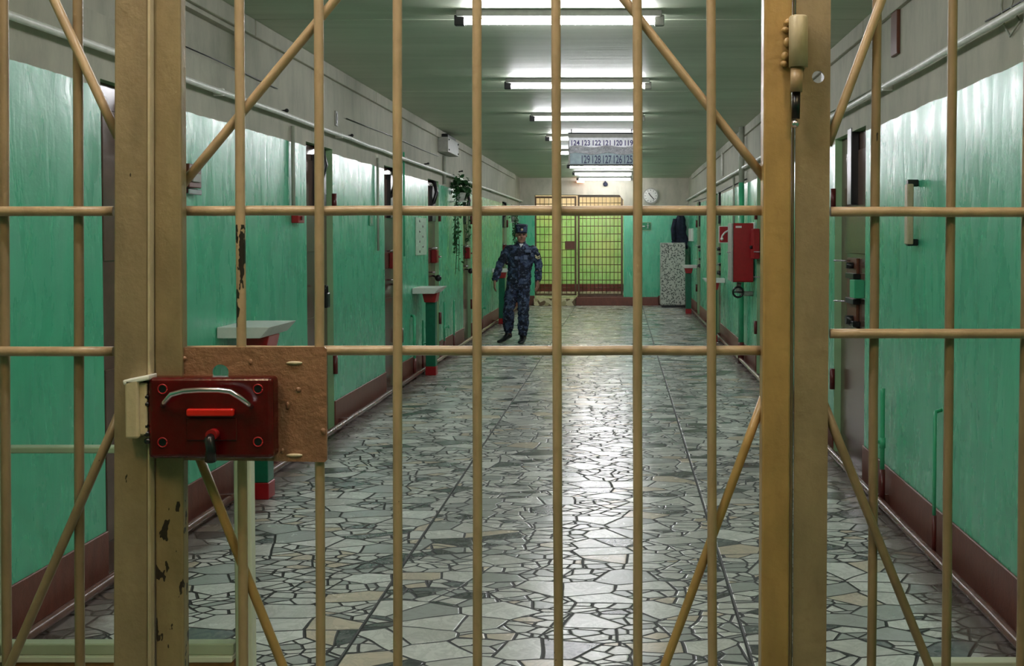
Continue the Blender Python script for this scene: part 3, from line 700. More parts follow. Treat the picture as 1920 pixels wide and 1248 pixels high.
# crumpled film strip
mb = MB(); nx, nz = 60, 8; gr = []
for i in range(nx + 1):
    col = []
    for j in range(nz + 1):
        col.append(mb.bm.verts.new((a.x + .005 + (sw - .01) * i / nx, ys - .014 - .016 * random.random(), zm - .05 + (.095) * j / nz + .012 * math.sin(i * .22))))
    gr.append(col)
for i in range(nx):
    for j in range(nz): mb.bm.faces.new([gr[i][j], gr[i + 1][j], gr[i + 1][j + 1], gr[i][j + 1]])
mb.build('plastic_film', M['film'], t)
mb = MB(); mb.path([(a.x - .015, ys, zb), (b.x, ys, zb)], .010, 8); mb.build('frame', M['black'], t)
mb = MB(); mb.path([(a.x - .01, ys, zt + .03), (b.x, ys, zt + .03)], .008, 8); mb.build('frame', M['black'], t)
for xx in (a.x + .03, b.x - .04):
    mb = MB(); mb.path([(xx, ys + .015, zt + .02), (xx, ys + .015, ZC)], .006, 8); mb.build('hanger', M['black'], t)
for i, s_ in enumerate(('124', '123', '122', '121', '120', '119')):
    text_mesh(s_, .093, 'number', M['sign_purple'], up, (a.x + .015 + i * (sw - .02) / 6, ys - .010, z1 - .115 + .017), .86)
x0 = a.x + .145
for i, s_ in enumerate(('129', '128', '127', '126', '125')):
    text_mesh(s_, .14, 'number', M['sign_blue'], lp, (x0 + i * .135, ys - .010, zb + .028), .58)

# ------------------------------------------------------------------ end wall things
def zy(px, py, Y): return U(px, py, Y=Y)
c = U(1220, 367, Y=Y1 - .03)
t = thing('wall_clock', 'round pale wall clock on the end wall', 'clock', c)
mb = MB(); mb.path([(c.x, Y1, c.z), (c.x, Y1 - .04, c.z)], .185, 32); mb.build('rim', M['grey'], t)
mb = MB(); mb.path([(c.x, Y1 - .038, c.z), (c.x, Y1 - .046, c.z)], .155, 32); fc = mb.build('face', M['white'], t)
for k_ in range(12):
    an = k_ * PI / 6; mb = MB(); mb.box(-.006, .006, -.004, 0, .115, .14); bmesh.ops.transform(mb.bm, matrix=Matrix.Translation((c.x, Y1 - .046, c.z)) @ Matrix.Rotation(an, 4, 'Y'), verts=mb.bm.verts); mb.build('hour_mark', M['black'], fc)
for an, L in ((-.62, .085), (PI - .75, .12)):
    mb = MB(); mb.box(-.009, .009, -.009, -.005, -.02, L); bmesh.ops.transform(mb.bm, matrix=Matrix.Translation((c.x, Y1 - .046, c.z)) @ Matrix.Rotation(an, 4, 'Y'), verts=mb.bm.verts); mb.build('clock_hand', M['black'], t)
a = zy(1196, 417, Y1); b = zy(1220, 431, Y1)
t = thing('exit_sign', 'small green exit sign with arrow on the end wall', 'sign', ((a.x + b.x) / 2, Y1, b.z))
mb = MB(); mb.box(a.x - .01, b.x + .01, Y1 - .02, Y1, b.z - .01, a.z + .01, .002, 1); mb.build('border', M['rail_green'], t)
mb = MB(); mb.box(a.x, b.x, Y1 - .026, Y1 - .019, b.z, a.z, .001, 1); mb.build('panel', M['exit_green'], t)
w_ = b.x - a.x; h_ = a.z - b.z
mb = MB(); P_ = lambda u, v: (a.x + w_ * u, Y1 - .03, b.z + h_ * v)
mb.prism([P_(.12, .5), P_(.28, .75), P_(.28, .57), P_(.55, .57), P_(.55, .43), P_(.28, .43), P_(.28, .25)], (0, .006, 0)); mb.build('arrow', M['white'], t)
mb = MB(); mb.path([P_(.72, .2), P_(.78, .5), P_(.84, .2)], .008, 6); mb.path([P_(.68, .6), P_(.78, .66), P_(.88, .55)], .008, 6); mb.path([P_(.78, .45), P_(.78, .7)], .009, 6); mb.sphere(P_(.79, .82), .014); mb.build('running_figure', M['white'], t)
# floral cabinet
yb_ = 23.75; a = zy(1239, 455, yb_); b = zy(1285, 580, yb_)
t = thing('cabinet', 'tall narrow cabinet covered in grey floral film against the end wall', 'cabinet', ((a.x + b.x) / 2, yb_ + .3, 0))
mb = MB(); mb.box(a.x, b.x, yb_ + .02, yb_ + .62, .05, a.z, .01); mb.build('body', M['floral'], t)
mb = MB(); mb.box(a.x + .004, b.x - .004, yb_, yb_ + .02, .07, a.z - .005, .006); dd = mb.build('door', M['floral'], t)
mb = MB(); mb.box(a.x + .03, a.x + .045, yb_ - .02, yb_, .8, 1.0, .004, 1); mb.build('door_handle', M['grey'], dd)
mb = MB(); mb.box(a.x + .02, b.x - .02, yb_ + .02, yb_ + .6, 0, .05); mb.build('plinth', M['black'], t)
# jacket hanging in the corner
c = zy(1280, 430, 24.3); c.x = 1.345
t = thing('jacket', 'dark jacket hanging in the corner above the floral cabinet', 'jacket', (c.x, 24.5, c.z - .3))
mb = MB(); rg = []
for i in range(15):
    f = i / 14; z = 2.08 - f * .78; wdt = .06 + .11 * min(1, f * 2.2) + .02 * math.sin(f * 9); rg.append(((c.x + .01 * math.sin(f * 12), 24.47, z), (wdt, 0, 0), (0, .07 + .02 * math.sin(f * 7), 0)))
mb.loft(rg, 24)
for v in mb.bm.verts: v.co += Vector((0.015 * math.sin(v.co.z * 31 + v.co.x * 40), .012 * math.sin(v.co.x * 70), 0))
mb.build('coat_body', M['navy'], t)
mb = MB(); mb.path([(c.x - .11, 24.45, 1.98), (c.x - .16, 24.42, 1.75), (c.x - .15, 24.40, 1.5)], [.05, .055, .045], 12); mb.build('sleeve', M['navy'], t)
mb = MB(); mb.path([(c.x, 24.6, 2.12), (c.x, 24.5, 2.12), (c.x, 24.47, 2.07)], .01, 8); tag(mb.build('coat_hook', M['black']), 'hook holding the dark jacket on the end wall', 'hook')

# ------------------------------------------------------------------ far grille
def far_panel(name, x0, x1, z0, z1, y, lab, nb, nh, lockbox=False):
    t = thing(name, lab, 'gate', ((x0 + x1) / 2, y, z0)); fr = .022
    for nm, q in (('stile', (x0 - fr, x0 + fr, z0, z1)), ('stile', (x1 - fr, x1 + fr, z0, z1)), ('top_rail', (x0, x1, z1 - 2 * fr, z1)), ('bottom_rail', (x0, x1, z0, z0 + 2 * fr))):
        mb = MB(); mb.box(q[0], q[1], y - .02, y + .02, q[2], q[3], .003, 1); mb.build(nm, M['far_gate'], t)
    for i in range(1, nb + 1):
        x = x0 + (x1 - x0) * i / (nb + 1); mb = MB(); mb.path([(x, y, z0 + .02), (x, y, z1 - .02)], .0065, 8); mb.build('vertical_bar', M['far_gate'], t)
    for i in range(1, nh + 1):
        z = z0 + (z1 - z0) * i / (nh + 1); mb = MB(); mb.path([(x0, y + .012, z), (x1, y + .012, z)], .0085, 8); mb.build('cross_bar', M['far_gate'], t)
    if lockbox:
        mb = MB(); za = U(1070, 452, Y=y).z; zb_ = U(1070, 467, Y=y).z; mb.box(x1 - .24, x1 - .02, y - .05, y - .012, zb_, za, .004, 1); mb.build('lock_box', M['far_box'], t)
    return t
yg = Y1 + .1
far_panel('barred_door', U(1004, 400, Y=yg).x, U(1079, 400, Y=yg).x, .22, U(1040, 368, Y=yg).z, yg, 'far brown barred door with a lock box, left half of the opening', 8, 12, True)
far_panel('barred_screen', U(1085, 400, Y=yg).x, U(1166, 400, Y=yg).x, .22, U(1040, 366, Y=yg).z, yg, 'far brown fixed grille beside the barred door', 10, 12)
mb = MB(); mb.box(-1.02, OX1, Y1 + .02, Y1 + .3, .17, .22, .004, 1); tag(mb.build('sill', M['floor_pipe']), 'pinkish brown sill under the far fixed grille', 'sill')

# ------------------------------------------------------------------ plants
def plant(y, ztop, zbot, x, lab, n=230, spread=.16):
    t = thing('trailing_plant', lab, 'plant', (XL, y, ztop - .28), 'trailing plants on the left wall')
    zp = ztop - .32
    mb = MB(); mb.loft([((x, y, zp), (.05, 0, 0), (0, .05, 0)), ((x, y, zp + .10), (.075, 0, 0), (0, .075, 0)), ((x, y, zp + .11), (.08, 0, 0), (0, .08, 0))], 20); mb.build('pot', M['pot'], t)
    mb = MB(); mb.box(XL, x + .08, y - .08, y + .08, zp - .015, zp, .002, 1); mb.build('wall_shelf', M['white'], t)
    st = MB(); lf = MB(); tips = []
    for i in range(9):
        ang = random.uniform(0, 2 * PI); L = random.uniform(.5, 1.0) * (zp - zbot); r = random.uniform(.05, .12)
        ex = max(x + r * math.cos(ang), XL + .05); ey = y + r * math.sin(ang) * 1.3
        pts = [(x, y, zp + .1), (x + r * .6 * math.cos(ang), y + r * .6 * math.sin(ang), zp + .16), (ex, ey, zp - L * .3), (ex + random.uniform(-.02, .03), ey + random.uniform(-.03, .03), zp - L * .65), (ex, ey, zp - L)]
        st.path(pts, .0045, 5)
        for j in range(26):
            f = random.random() * 3.999; a_ = Vector(pts[int(f)]); b_ = Vector(pts[int(f) + 1]); tips.append((a_.lerp(b_, f % 1), .045))
    for i in range(n):
        u = Vector((random.gauss(0, 1), random.gauss(0, 1), random.gauss(0, 1))).normalized() * random.uniform(.3, 1) * spread
        tips.append((Vector((max(x + u.x, XL + .03), y + u.y, zp + .2 + u.z * 1.1)), .05))
    for p, s_ in tips:
        rot = Euler((random.uniform(-1.2, 1.2), random.uniform(-.6, .6), random.uniform(0, 2 * PI))).to_matrix()
        s2 = s_ * random.uniform(.7, 1.25)
        q = [Vector((0, 0, 0)), Vector((.4, .35, .08)), Vector((.38, .8, .05)), Vector((0, 1.25, -.1)), Vector((-.38, .8, .05)), Vector((-.4, .35, .08))]
        vs = [p + rot @ (v * s2) for v in q]
        for v in vs: v.x = max(v.x, XL + .004)
        mbv = [lf.bm.verts.new(v) for v in vs]; lf.bm.faces.new([mbv[0], mbv[1], mbv[2], mbv[3]]); lf.bm.faces.new([mbv[0], mbv[3], mbv[4], mbv[5]])
    st.build('stem', M['leaf'], t); lf.build('foliage', M['leaf'], t)
plant(14.6, 2.38, 1.02, XL + .13, 'trailing plant in a wall pot beyond the second pedestal shelf')
plant(21.9, 2.2, 1.35, XL + .13, 'trailing plant on the wall directly behind the guard', 120, .13)

# ------------------------------------------------------------------ low pale frame just behind the gate, and its twin rail on the right
YF = 3.7
def Fr(px, py): return U(px, py, Y=YF)
t = thing('barrier_frame', 'low pale green metal frame standing behind the gate at lower left', 'barrier', (Fr(240, 1000).x, YF, 0))
def fbox(nm, mat, x0, x1, y0, y1, dz=(0, .05), bev=.004):
    a = Fr(x0, y0); b = Fr(x1, y1); mb = MB(); mb.box(a.x, b.x, YF + dz[0], YF + dz[1], max(b.z, 0), a.z, bev, 1); return mb.build(nm, M[mat], t)
zfl = 0
XA = XL + .13
ax_ = (XA - 0) / YF * F + AX
fbox('top_rail', 'rail_green', ax_, 470, 838, 850)
fbox('stile', 'rail_green', 437, 458, 838, 1300)
fbox('stile_edge', 'rail_white', 458, 473, 838, 1300, (.005, .05))
fbox('stile', 'rail_green', ax_, ax_ + 24, 838, 1300)
fbox('bottom_rail', 'rail_green', ax_ + 24, 437, 1207, 1228)
fbox('rail_lip', 'rail_white', ax_ + 24, 437, 1228, 1240, (-.012, .05))
fbox('kick_plate', 'rail_brown', ax_ + 24, 437, 1240, 1300, (.005, .04))
t2 = thing('threshold_rail', 'low pale rail on the floor at the lower right edge', 'rail', (1.3, YF, 0))
a = Fr(1745, 1241)
mb = MB(); mb.box(a.x, XR - .13, YF, YF + .05, a.z - .03, a.z, .003, 1); mb.build('top_rail', M['rail_white'], t2)
mb = MB(); mb.box(a.x, XR - .13, YF + .01, YF + .045, 0, a.z - .03, .003, 1); mb.build('kick_plate', M['rail_brown'], t2)

# ------------------------------------------------------------------ the main gate and its side grilles
YG = 1.667
def G(px, py, Y=YG): return U(px, py, Y=Y)
ZTOP = 2.25; ZBOT = 0.04
def ext_line(p, q, z0, z1):
    d = (q - p); a = p + d * ((z0 - p.z) / d.z); b = p + d * ((z1 - p.z) / d.z); return a, b
def vbar(xt, xb, Y, r, mat, parent, z0=ZBOT, z1=ZTOP, name='vertical_bar'):
    p = G(xt, 0, Y); q = G(xb, 1248, Y); a, b = ext_line(q, p, z0, z1)
    mb = MB(); n = 14; pts = [a.lerp(b, i / n) + Vector((random.uniform(-.0006, .0006), 0, 0)) for i in range(n + 1)]
    mb.path(pts, r, 16); return mb.build(name, mat, parent)
def flat(xt0, xt1, xb0, xb1, Y, depth, mat, parent, name, z0=ZBOT, z1=ZTOP, bev=.003):
    a0, a1 = ext_line(G(xb0, 1248, Y), G(xt0, 0, Y), z0, z1); b0, b1 = ext_line(G(xb1, 1248, Y), G(xt1, 0, Y), z0, z1)
    mb = MB(); mb.prism([a0, b0, b1, a1], (0, depth, 0), bev); return mb.build(name, mat, parent)
RB = .0074
gate = thing('barred_gate', 'large beige barred gate with diagonal braces and a red lock in the foreground', 'gate', (G(880, 600).x, YG, ZBOT))
flat(286, 338, 292, 345, YG - .018, .022, M['gate_chip'], gate, 'stile')
flat(1433, 1486, 1427, 1479, YG - .018, .036, M['gate_warm_lit'], gate, 'stile')
for i, (xt, xb) in enumerate(((449, 456), (597, 601), (745, 746), (894, 895), (1042, 1047), (1195, 1196), (1333, 1336))):
    vbar(xt, xb, YG, RB, M['gate_worn'] if i == 0 else M['gate'], gate)
def hbar(x0, x1, py, Y, r, mat, parent, name='cross_bar', py1=None):
    a = G(x0, py, Y); b = G(x1, py1 or py, Y); mb = MB(); n = 16
    mb.path([a.lerp(b, i / n) + Vector((0, 0, random.uniform(-.0005, .0005))) for i in range(n + 1)], r, 16); return mb.build(name, mat, parent)
for py in (395, 657):
    hbar(336, 1436, py, YG + .009, .0078, M['gate'], gate)
def zrail(z, Y, x0, x1, mat, parent, name):
    mb = MB(); mb.box(x0, x1, Y - .016, Y + .016, z, z + .04, .003, 1); return mb.build(name, mat, parent)
zrail(ZTOP - .04, YG, G(340, 600).x, G(1430, 600).x, M['gate'], gate, 'top_rail'); zrail(ZBOT, YG, G(340, 600).x, G(1430, 600).x, M['gate'], gate, 'bottom_rail')
zrail(.45, YG + .02, G(340, 600).x, G(1430, 600).x, M['gate'], gate, 'lower_rail')
def diag(p, q, Y, parent, mat, r=.0072):
    a = G(*p, Y); b = G(*q, Y); mb = MB(); mb.path([a.lerp(b, i / 8) for i in range(9)], r, 14); return mb.build('diagonal_brace', mat, parent)
def dext(p, q, Y, z):   # extend the line p->q to height z
    a = G(*p, Y); b = G(*q, Y); return a, a + (b - a) * ((z - a.z) / (b.z - a.z))
def diag2(p, q, Y, parent, mat, z, r=.0072):
    a, b = dext(p, q, Y, z); mb = MB(); mb.path([a.lerp(b, i / 10) for i in range(11)], r, 14); return mb.build('diagonal_brace', mat, parent)
diag2((337, 352), (632, -4), YG + .010, gate, M['gate'], ZTOP - .02)
diag2((1436, 337), (1168, -4), YG + .010, gate, M['gate'], ZTOP - .02)
diag2((372, 852), (530, 1248), YG + .010, gate, M['gate_warm_lit'], .47)
diag2((1432, 745), (1246, 1248), YG + .010, gate, M['gate_warm_lit'], .47)
# lock plate with a hole showing above the lock
YP = YG - .012
mb = MB(); t_ = mb.bm
out = [(286, 651), (608, 650), (612, 655), (613, 862), (609, 866), (510, 864), (290, 862)]
cx_, cy_, rr_ = 413, 698, 15
ring = [(cx_ + rr_ * 1.05 * math.cos(a_ * PI / 12), cy_ + rr_ * math.sin(a_ * PI / 12)) for a_ in range(24)]
vo = [t_.verts.new(G(*p, YP)) for p in out]; vi = [t_.verts.new(G(*p, YP)) for p in ring]
ed = [t_.edges.new((vo[i], vo[(i + 1) % len(vo)])) for i in range(len(vo))] + [t_.edges.new((vi[i], vi[(i + 1) % 24])) for i in range(24)]
bmesh.ops.triangle_fill(t_, use_beauty=True, use_dissolve=False, edges=ed)
fs = t_.faces[:]
ret = bmesh.ops.extrude_face_region(t_, geom=fs); bmesh.ops.translate(t_, vec=(0, .004, 0), verts=[g for g in ret['geom'] if isinstance(g, bmesh.types.BMVert)])
pl = mb.build('lock_plate', M['plate'], gate)
for px, py in ((552, 680), (552, 853)):
    mb = MB(); c = G(px, py, YP); mb.sphere(c, .0028, (4.6, 1.1, 1)); mb.build('weld_bead', M['keeper'], pl)
for px, py in ((510, 712), (515, 800), (530, 845), (606, 808), (345, 672), (470, 678), (560, 730), (540, 760)):
    mb = MB(); c = G(px, py, YP); mb.sphere(c, .004, (random.uniform(.7, 1.2), .7, random.uniform(.8, 1.8))); mb.build('weld_bead', M['plate'], pl)
# the lock
YL = 1.622
def Lk(px, py, Y=YL): return U(px, py, Y=Y)
lock = MB(); a = Lk(275, 708); b = Lk(512, 860)
lock.box(a.x, b.x, YL, YG - .0125, b.z, a.z, .007, 4); lock = lock.build('lock_case', M['lock_red'], gate)
mb = MB(); pts = [Lk(x_, y_, YL - d_) for x_, y_, d_ in ((306, 760, .0), (309, 753, .014), (322, 739, .024), (345, 733, .026), (375, 731, .027), (410, 731, .027), (432, 734, .026), (450, 745, .024), (466, 757, .014), (471, 761, .0))]
mb.path(pts, .0042, 12); mb.build('handle', M['steel'], lock)
a = Lk(352, 765); b = Lk(441, 779); mb = MB(); mb.box(a.x, b.x, YL - .008, YL, b.z, a.z, .003, 3); mb.build('lit_recess_strip', M['lit_red'], lock)  # painted highlight of the lit recess in the lock
a = Lk(350, 783); b = Lk(445, 825); mb = MB(); mb.box(a.x, b.x, YL - .002, YL + .0, b.z, a.z, .001, 1); mb.build('name_plate', M['lock_red'], lock)
c = Lk(403, 812); mb = MB(); mb.path([(c.x, YL, c.z), (c.x, YL - .016, c.z)], .0085, 20); mb.build('key_boss', M['red'], lock)
c = Lk(403, 820); mb = MB(); mb.path([(c.x, YL - .016, c.z + .004), (c.x, YL - .022, c.z + .002), (c.x + .002, YL - .022, c.z - .014), (c.x, YL - .018, c.z - .032)], [.006, .0075, .0075, .0085], 12)
kz = mb.build('key_cylinder', M['black'], lock)
for px, py in ((305, 729), (484, 729), (305, 829), (484, 828)):
    c = Lk(px, py); mb = MB(); mb.path([(c.x, YL - .0008, c.z), (c.x, YL + .01, c.z)], .0062, 16); mb.build('screw_hole', M['black'], lock)
    mb = MB(); mb.path([(c.x + .007 * math.cos(x_ * PI / 8), YL - .0008, c.z + .007 * math.sin(x_ * PI / 8)) for x_ in range(17)], .0011, 6); mb.build('screw_rim', M['red'], lock)
# left fixed grille
lg = thing('side_grille', 'fixed beige grille left of the gate, with post and lock keeper', 'grille', (G(100, 600).x, YG, ZBOT), 'fixed grilles beside the gate')
flat(214, 279, 212, 277, YG - .03, .05, M['post'], lg, 'post')
flat(277.5, 280.5, 275.5, 281, YG - .032, .05, M['keeper'], lg, 'lit_post_edge')  # bright edge of the post painted as a paler strip
XWL = XL + .005
for xt, xb in ((6, 13), (146, 150), (-135, -124), (-276, -262), (-417, -400), (-558, -538), (-699, -676), (-840, -814), (-980, -952), (-1121, -1090), (-1262, -1228), (-1403, -1366), (-1543, -1504)):
    vbar(xt, xb, YG + .009, RB, M['side'], lg)
def hx(py, Y, r, px_end, parent, mat, side):
    a = G(px_end, py, Y); xe = XL + .005 if side == 'L' else XR - .005
    mb = MB(); n = 20; b = Vector((xe, a.y, a.z)); mb.path([a.lerp(b, i / n) + Vector((0, 0, random.uniform(-.0005, .0005))) for i in range(n + 1)], r, 16); return mb.build('cross_bar', mat, parent)
hx(396, YG - .004, .0076, 214, lg, M['gate'], 'L'); hx(658, YG - .004, .0076, 214, lg, M['gate'], 'L')
diag2((222, 258), (98, -8), YG - .004, lg, M['gate'], ZTOP - .02); diag2((224, 775), (18, 1248), YG - .004, lg, M['side'], .47)
zrail(ZTOP - .04, YG, XWL, G(214, 600).x, M['side'], lg, 'top_rail'); zrail(ZBOT, YG, XWL, G(214, 600).x, M['side'], lg, 'bottom_rail'); zrail(.45, YG, XWL, G(214, 600).x, M['side'], lg, 'lower_rail')
# keeper on the post
YK = 1.615
a = U(233, 712, Y=YK); b = U(277, 822, Y=YK)
mb = MB(); mb.box(a.x, U(258, 712, Y=YK).x, YK, YG - .03, b.z, a.z, .003, 2); kp = mb.build('keeper', M['keeper'], lg)
mb = MB(); mb.box(U(255, 712, Y=YK).x, U(270, 712, Y=YK).x, YK + .006, YG - .03, b.z + .004, a.z - .006, .002, 1); mb.build('keeper_tongue', M['keeper'], kp)
mb = MB(); mb.prism([U(229, 713, Y=YK), U(279, 703, Y=YK), U(279, 712, Y=YK), U(231, 722, Y=YK)], (0, .03, 0), .002); mb.build('keeper_cap_highlight', M['white'], kp)  # top of the keeper coloured white for its highlight
mb = MB()
for i in range(7):
    zc_ = U(268, 745 + i * 14, Y=YK).z; xk = U(268 + random.uniform(-5, 3), 750, Y=YK).x; mb.sphere((xk, YK + .01, zc_), .0055, (random.uniform(.7, 1.2), .8, random.uniform(.6, 1.1)), 7, 5)
mb.build('latch_tooth', M['black'], kp)
# right fixed grille with hinge post
rg_ = thing('side_grille', 'fixed beige grille right of the gate, with the hinge post', 'grille', (G(1740, 600).x, YG, ZBOT), 'fixed grilles beside the gate')
# post front built with its round bolt hole
a0, a1 = ext_line(G(1487, 1248, YG - .012), G(1493, 0, YG - .012), ZBOT, ZTOP); b0, b1 = ext_line(G(1549, 1248, YG - .012), G(1558, 0, YG - .012), ZBOT, ZTOP)
mb = MB(); t_ = mb.bm; hc = G(1534, 144, YG - .012)
vo = [t_.verts.new(p) for p in (a0, b0, b1, a1)]; vi = [t_.verts.new(hc + Vector((.0095 * math.cos(k_ * PI / 12), 0, .0095 * math.sin(k_ * PI / 12)))) for k_ in range(24)]
for v in vi: v.co.y = YG - .012
ed = [t_.edges.new((vo[i], vo[(i + 1) % 4])) for i in range(4)] + [t_.edges.new((vi[i], vi[(i + 1) % 24])) for i in range(24)]
bmesh.ops.triangle_fill(t_, use_beauty=True, use_dissolve=False, edges=ed)
ret = bmesh.ops.extrude_face_region(t_, geom=t_.faces[:]); bmesh.ops.translate(t_, vec=(0, .005, 0), verts=[g for g in ret['geom'] if isinstance(g, bmesh.types.BMVert)])
mb.prism([b0 + Vector((-.005, .005, 0)), b0 + Vector((0, .005, 0)), b1 + Vector((0, .005, 0)), b1 + Vector((-.005, .005, 0))], (0, .045, 0))
mb.build('post', M['post'], rg_)
flat(1486.5, 1491.5, 1479.5, 1486, YG - .004, .02, M['keeper'], rg_, 'lit_post_edge')  # lit side face of the post painted as a pale strip
for xt, xb in ((1644, 1634), (1787, 1774), (1929, 1914), (2071, 2054), (2213, 2194), (2355, 2334), (2497, 2474), (2640, 2614), (2782, 2754), (2924, 2894)):
    vbar(xt, xb, YG + .009, RB, M['side'], rg_)
hx(397, YG - .004, .0076, 1557, rg_, M['gate'], 'R'); hx(625, YG - .004, .0076, 1556, rg_, M['gate'], 'R')
diag2((1552, 272), (1656, -8), YG - .002, rg_, M['gate'], ZTOP - .02); diag2((1540, 745), (1742, 1248), YG - .002, rg_, M['side'], .47)
zrail(ZTOP - .04, YG, G(1557, 600).x, XR - .005, M['side'], rg_, 'top_rail'); zrail(ZBOT, YG, G(1557, 600).x, XR - .005, M['side'], rg_, 'bottom_rail'); zrail(.45, YG, G(1557, 600).x, XR - .005, M['side'], rg_, 'lower_rail')
# hinge
YH = 1.632
c0 = U(1497, 30, Y=YH); c1 = U(1497, 126, Y=YH); c2 = U(1490, 232, Y=YH)
mb = MB(); mb.path([c0, c0 + Vector((0, 0, -.003)), c1], [.0125, .0145, .0145], 20); h1 = mb.build('hinge_barrel', M['keeper'], rg_)
mb = MB(); mb.path([(c2.x + .003, YH, c1.z - .001), (c2.x + .002, YH, U(1490, 172, Y=YH).z)], .0095, 18); mb.build('hinge_barrel', M['gate'], gate)
mb = MB(); mb.path([(c2.x + .003, YH + .004, U(1490, 172, Y=YH).z), (c2.x + .002, YH + .004, U(1490, 222, Y=YH).z)], .0065, 12); mb.build('hinge_gap_shadow', M['black'], gate)  # black paints the shadowed gap in the lower hinge
mb = MB(); mb.sphere((c2.x + .001, YH + .002, c2.z), .0065); mb.build('hinge_ball', M['steel'], gate)
for px, py in ((1478, 42), (1473, 56), (1476, 80), (1472, 106), (1470, 120)):
    c = U(px, py, Y=YG - .022); mb = MB(); mb.sphere(c, .0055, (1.1, .8, random.uniform(.8, 1.5)), 12, 8); mb.build('weld_bead', M['gate_warm_lit'], gate)
c = U(1497, 80, Y=YH); mb = MB(); mb.box(c.x - .006, c.x + .014, YH, YG - .010, c.z - .035, c.z + .035); mb.build('hinge_leaf', M['side'], rg_)

# ------------------------------------------------------------------ the guard
PY = 15.76; PX = -1.56
guard = thing('person', 'person in navy camouflage uniform and cap walking towards the gate', 'person', (PX, PY, 0))
def Pv(x, y, z): return Vector((PX + x, PY + y, z))
def limb(mb, pts, rad):
    """pts local, rad list of (rx, ry)"""
    P = [Pv(*p) for p in pts]; rings = []
    for i, p in enumerate(P):
        d = (P[min(i + 1, len(P) - 1)] - P[max(i - 1, 0)]).normalized()
        ux = Vector((1, 0, 0)); ux = (ux - d * ux.dot(d)).normalized(); uy = d.cross(ux)
        rx, ry = rad[i] if hasattr(rad[i], '__len__') else (rad[i], rad[i]); rings.append((p, ux * rx, uy * ry))
    mb.loft(rings, 18)
def remesh(mb, name, mat, parent, vox, smooth=4, wr=0.0, ws=18.0):
    o = mb.build(name, mat, parent)
    m = o.modifiers.new('r', 'REMESH'); m.mode = 'VOXEL'; m.voxel_size = vox; m.use_smooth_shade = True
    s = o.modifiers.new('s', 'SMOOTH'); s.iterations = smooth; s.factor = .6
    dg = bpy.context.evaluated_depsgraph_get(); me = bpy.data.meshes.new_from_object(o.evaluated_get(dg)); o.modifiers.clear()
    old = o.data; o.data = me; bpy.data.meshes.remove(old); me.name = name
    if not me.materials: me.materials.append(mat)
    if wr:
        from mathutils import noise as mn
        for v, nn in [(v, v.normal.copy()) for v in me.vertices]:
            q = Vector((v.co.x * ws, v.co.y * ws, v.co.z * ws * 1.6)); v.co += nn * (mn.noise(q) * wr + mn.noise(q * 2.3) * wr * .5)
    for p in me.polygons: p.use_smooth = True
    return o
shL, shR = (-.10, 0, 1.42), (.26, 0, 1.41)
elL, elR = (-.235, .02, 1.165), (.335, .02, 1.17)
wrL, wrR = (-.305, -.05, .925), (.335, -.08, .93)
hpL, hpR = (-.035, 0, .88), (.115, 0, .88)
knL, knR = (-.105, -.05, .48), (.115, -.07, .47)
anL, anR = (-.125, .10, .14), (.105, -.02, .10)
HC = (.085, -.015, 1.60)
body = MB()
limb(body, [(.04, 0, .86), (.045, 0, .98), (.06, 0, 1.12), (.075, 0, 1.28), (.08, 0, 1.40), (.08, 0, 1.455), (.08, 0, 1.47)], [(.14, .10), (.145, .105), (.145, .11), (.16, .11), (.15, .095), (.08, .07), (.055, .06)])
limb(body, [(.08, .005, 1.44), (.082, 0, 1.49), (.085, -.005, 1.54)], [.058, .054, .055])
for a_, b_, c_ in ((shL, elL, wrL), (shR, elR, wrR)):
    limb(body, [a_, b_, c_], [.052, .042, .028])
for a_, b_, c_ in ((hpL, knL, anL), (hpR, knR, anR)):
    limb(body, [a_, b_, c_, (c_[0], c_[1] - .02, c_[2] - .03)], [.085, .058, .042, .045])
# head: cranium, jaw, nose, ears, brow
hc = Pv(*HC); HR = Matrix.Rotation(math.radians(10), 4, 'Z') @ Matrix.Rotation(math.radians(6), 4, 'X')
def H(x, y, z): return hc + HR @ Vector((x, y, z))
body.sphere(H(0, .015, .03), .1, (.78, .95, 1.0), 20, 14, HR); body.sphere(H(0, -.02, -.04), .1, (.66, .72, .88), 20, 14, HR); body.sphere(H(0, -.055, -.095), .035, (1.1, .9, .8), 12, 8, HR)
body.loft([(H(0, -.085, .02), HR @ Vector((.009, 0, 0)), HR @ Vector((0, .012, 0))), (H(0, -.105, -.02), HR @ Vector((.017, 0, 0)), HR @ Vector((0, .02, 0))), (H(0, -.095, -.032), HR @ Vector((.017, 0, 0)), HR @ Vector((0, .02, 0)))], 12)
for s in (-1, 1):
    body.sphere(H(s * .078, .012, -.01), .03, (.3, .6, 1.05), 12, 8, HR); body.sphere(H(s * .034, -.07, -.03), .026, (1, .8, 1), 12, 8, HR); body.sphere(H(s * .03, -.085, .025), .02, (1.3, .6, .5), 12, 8, HR)
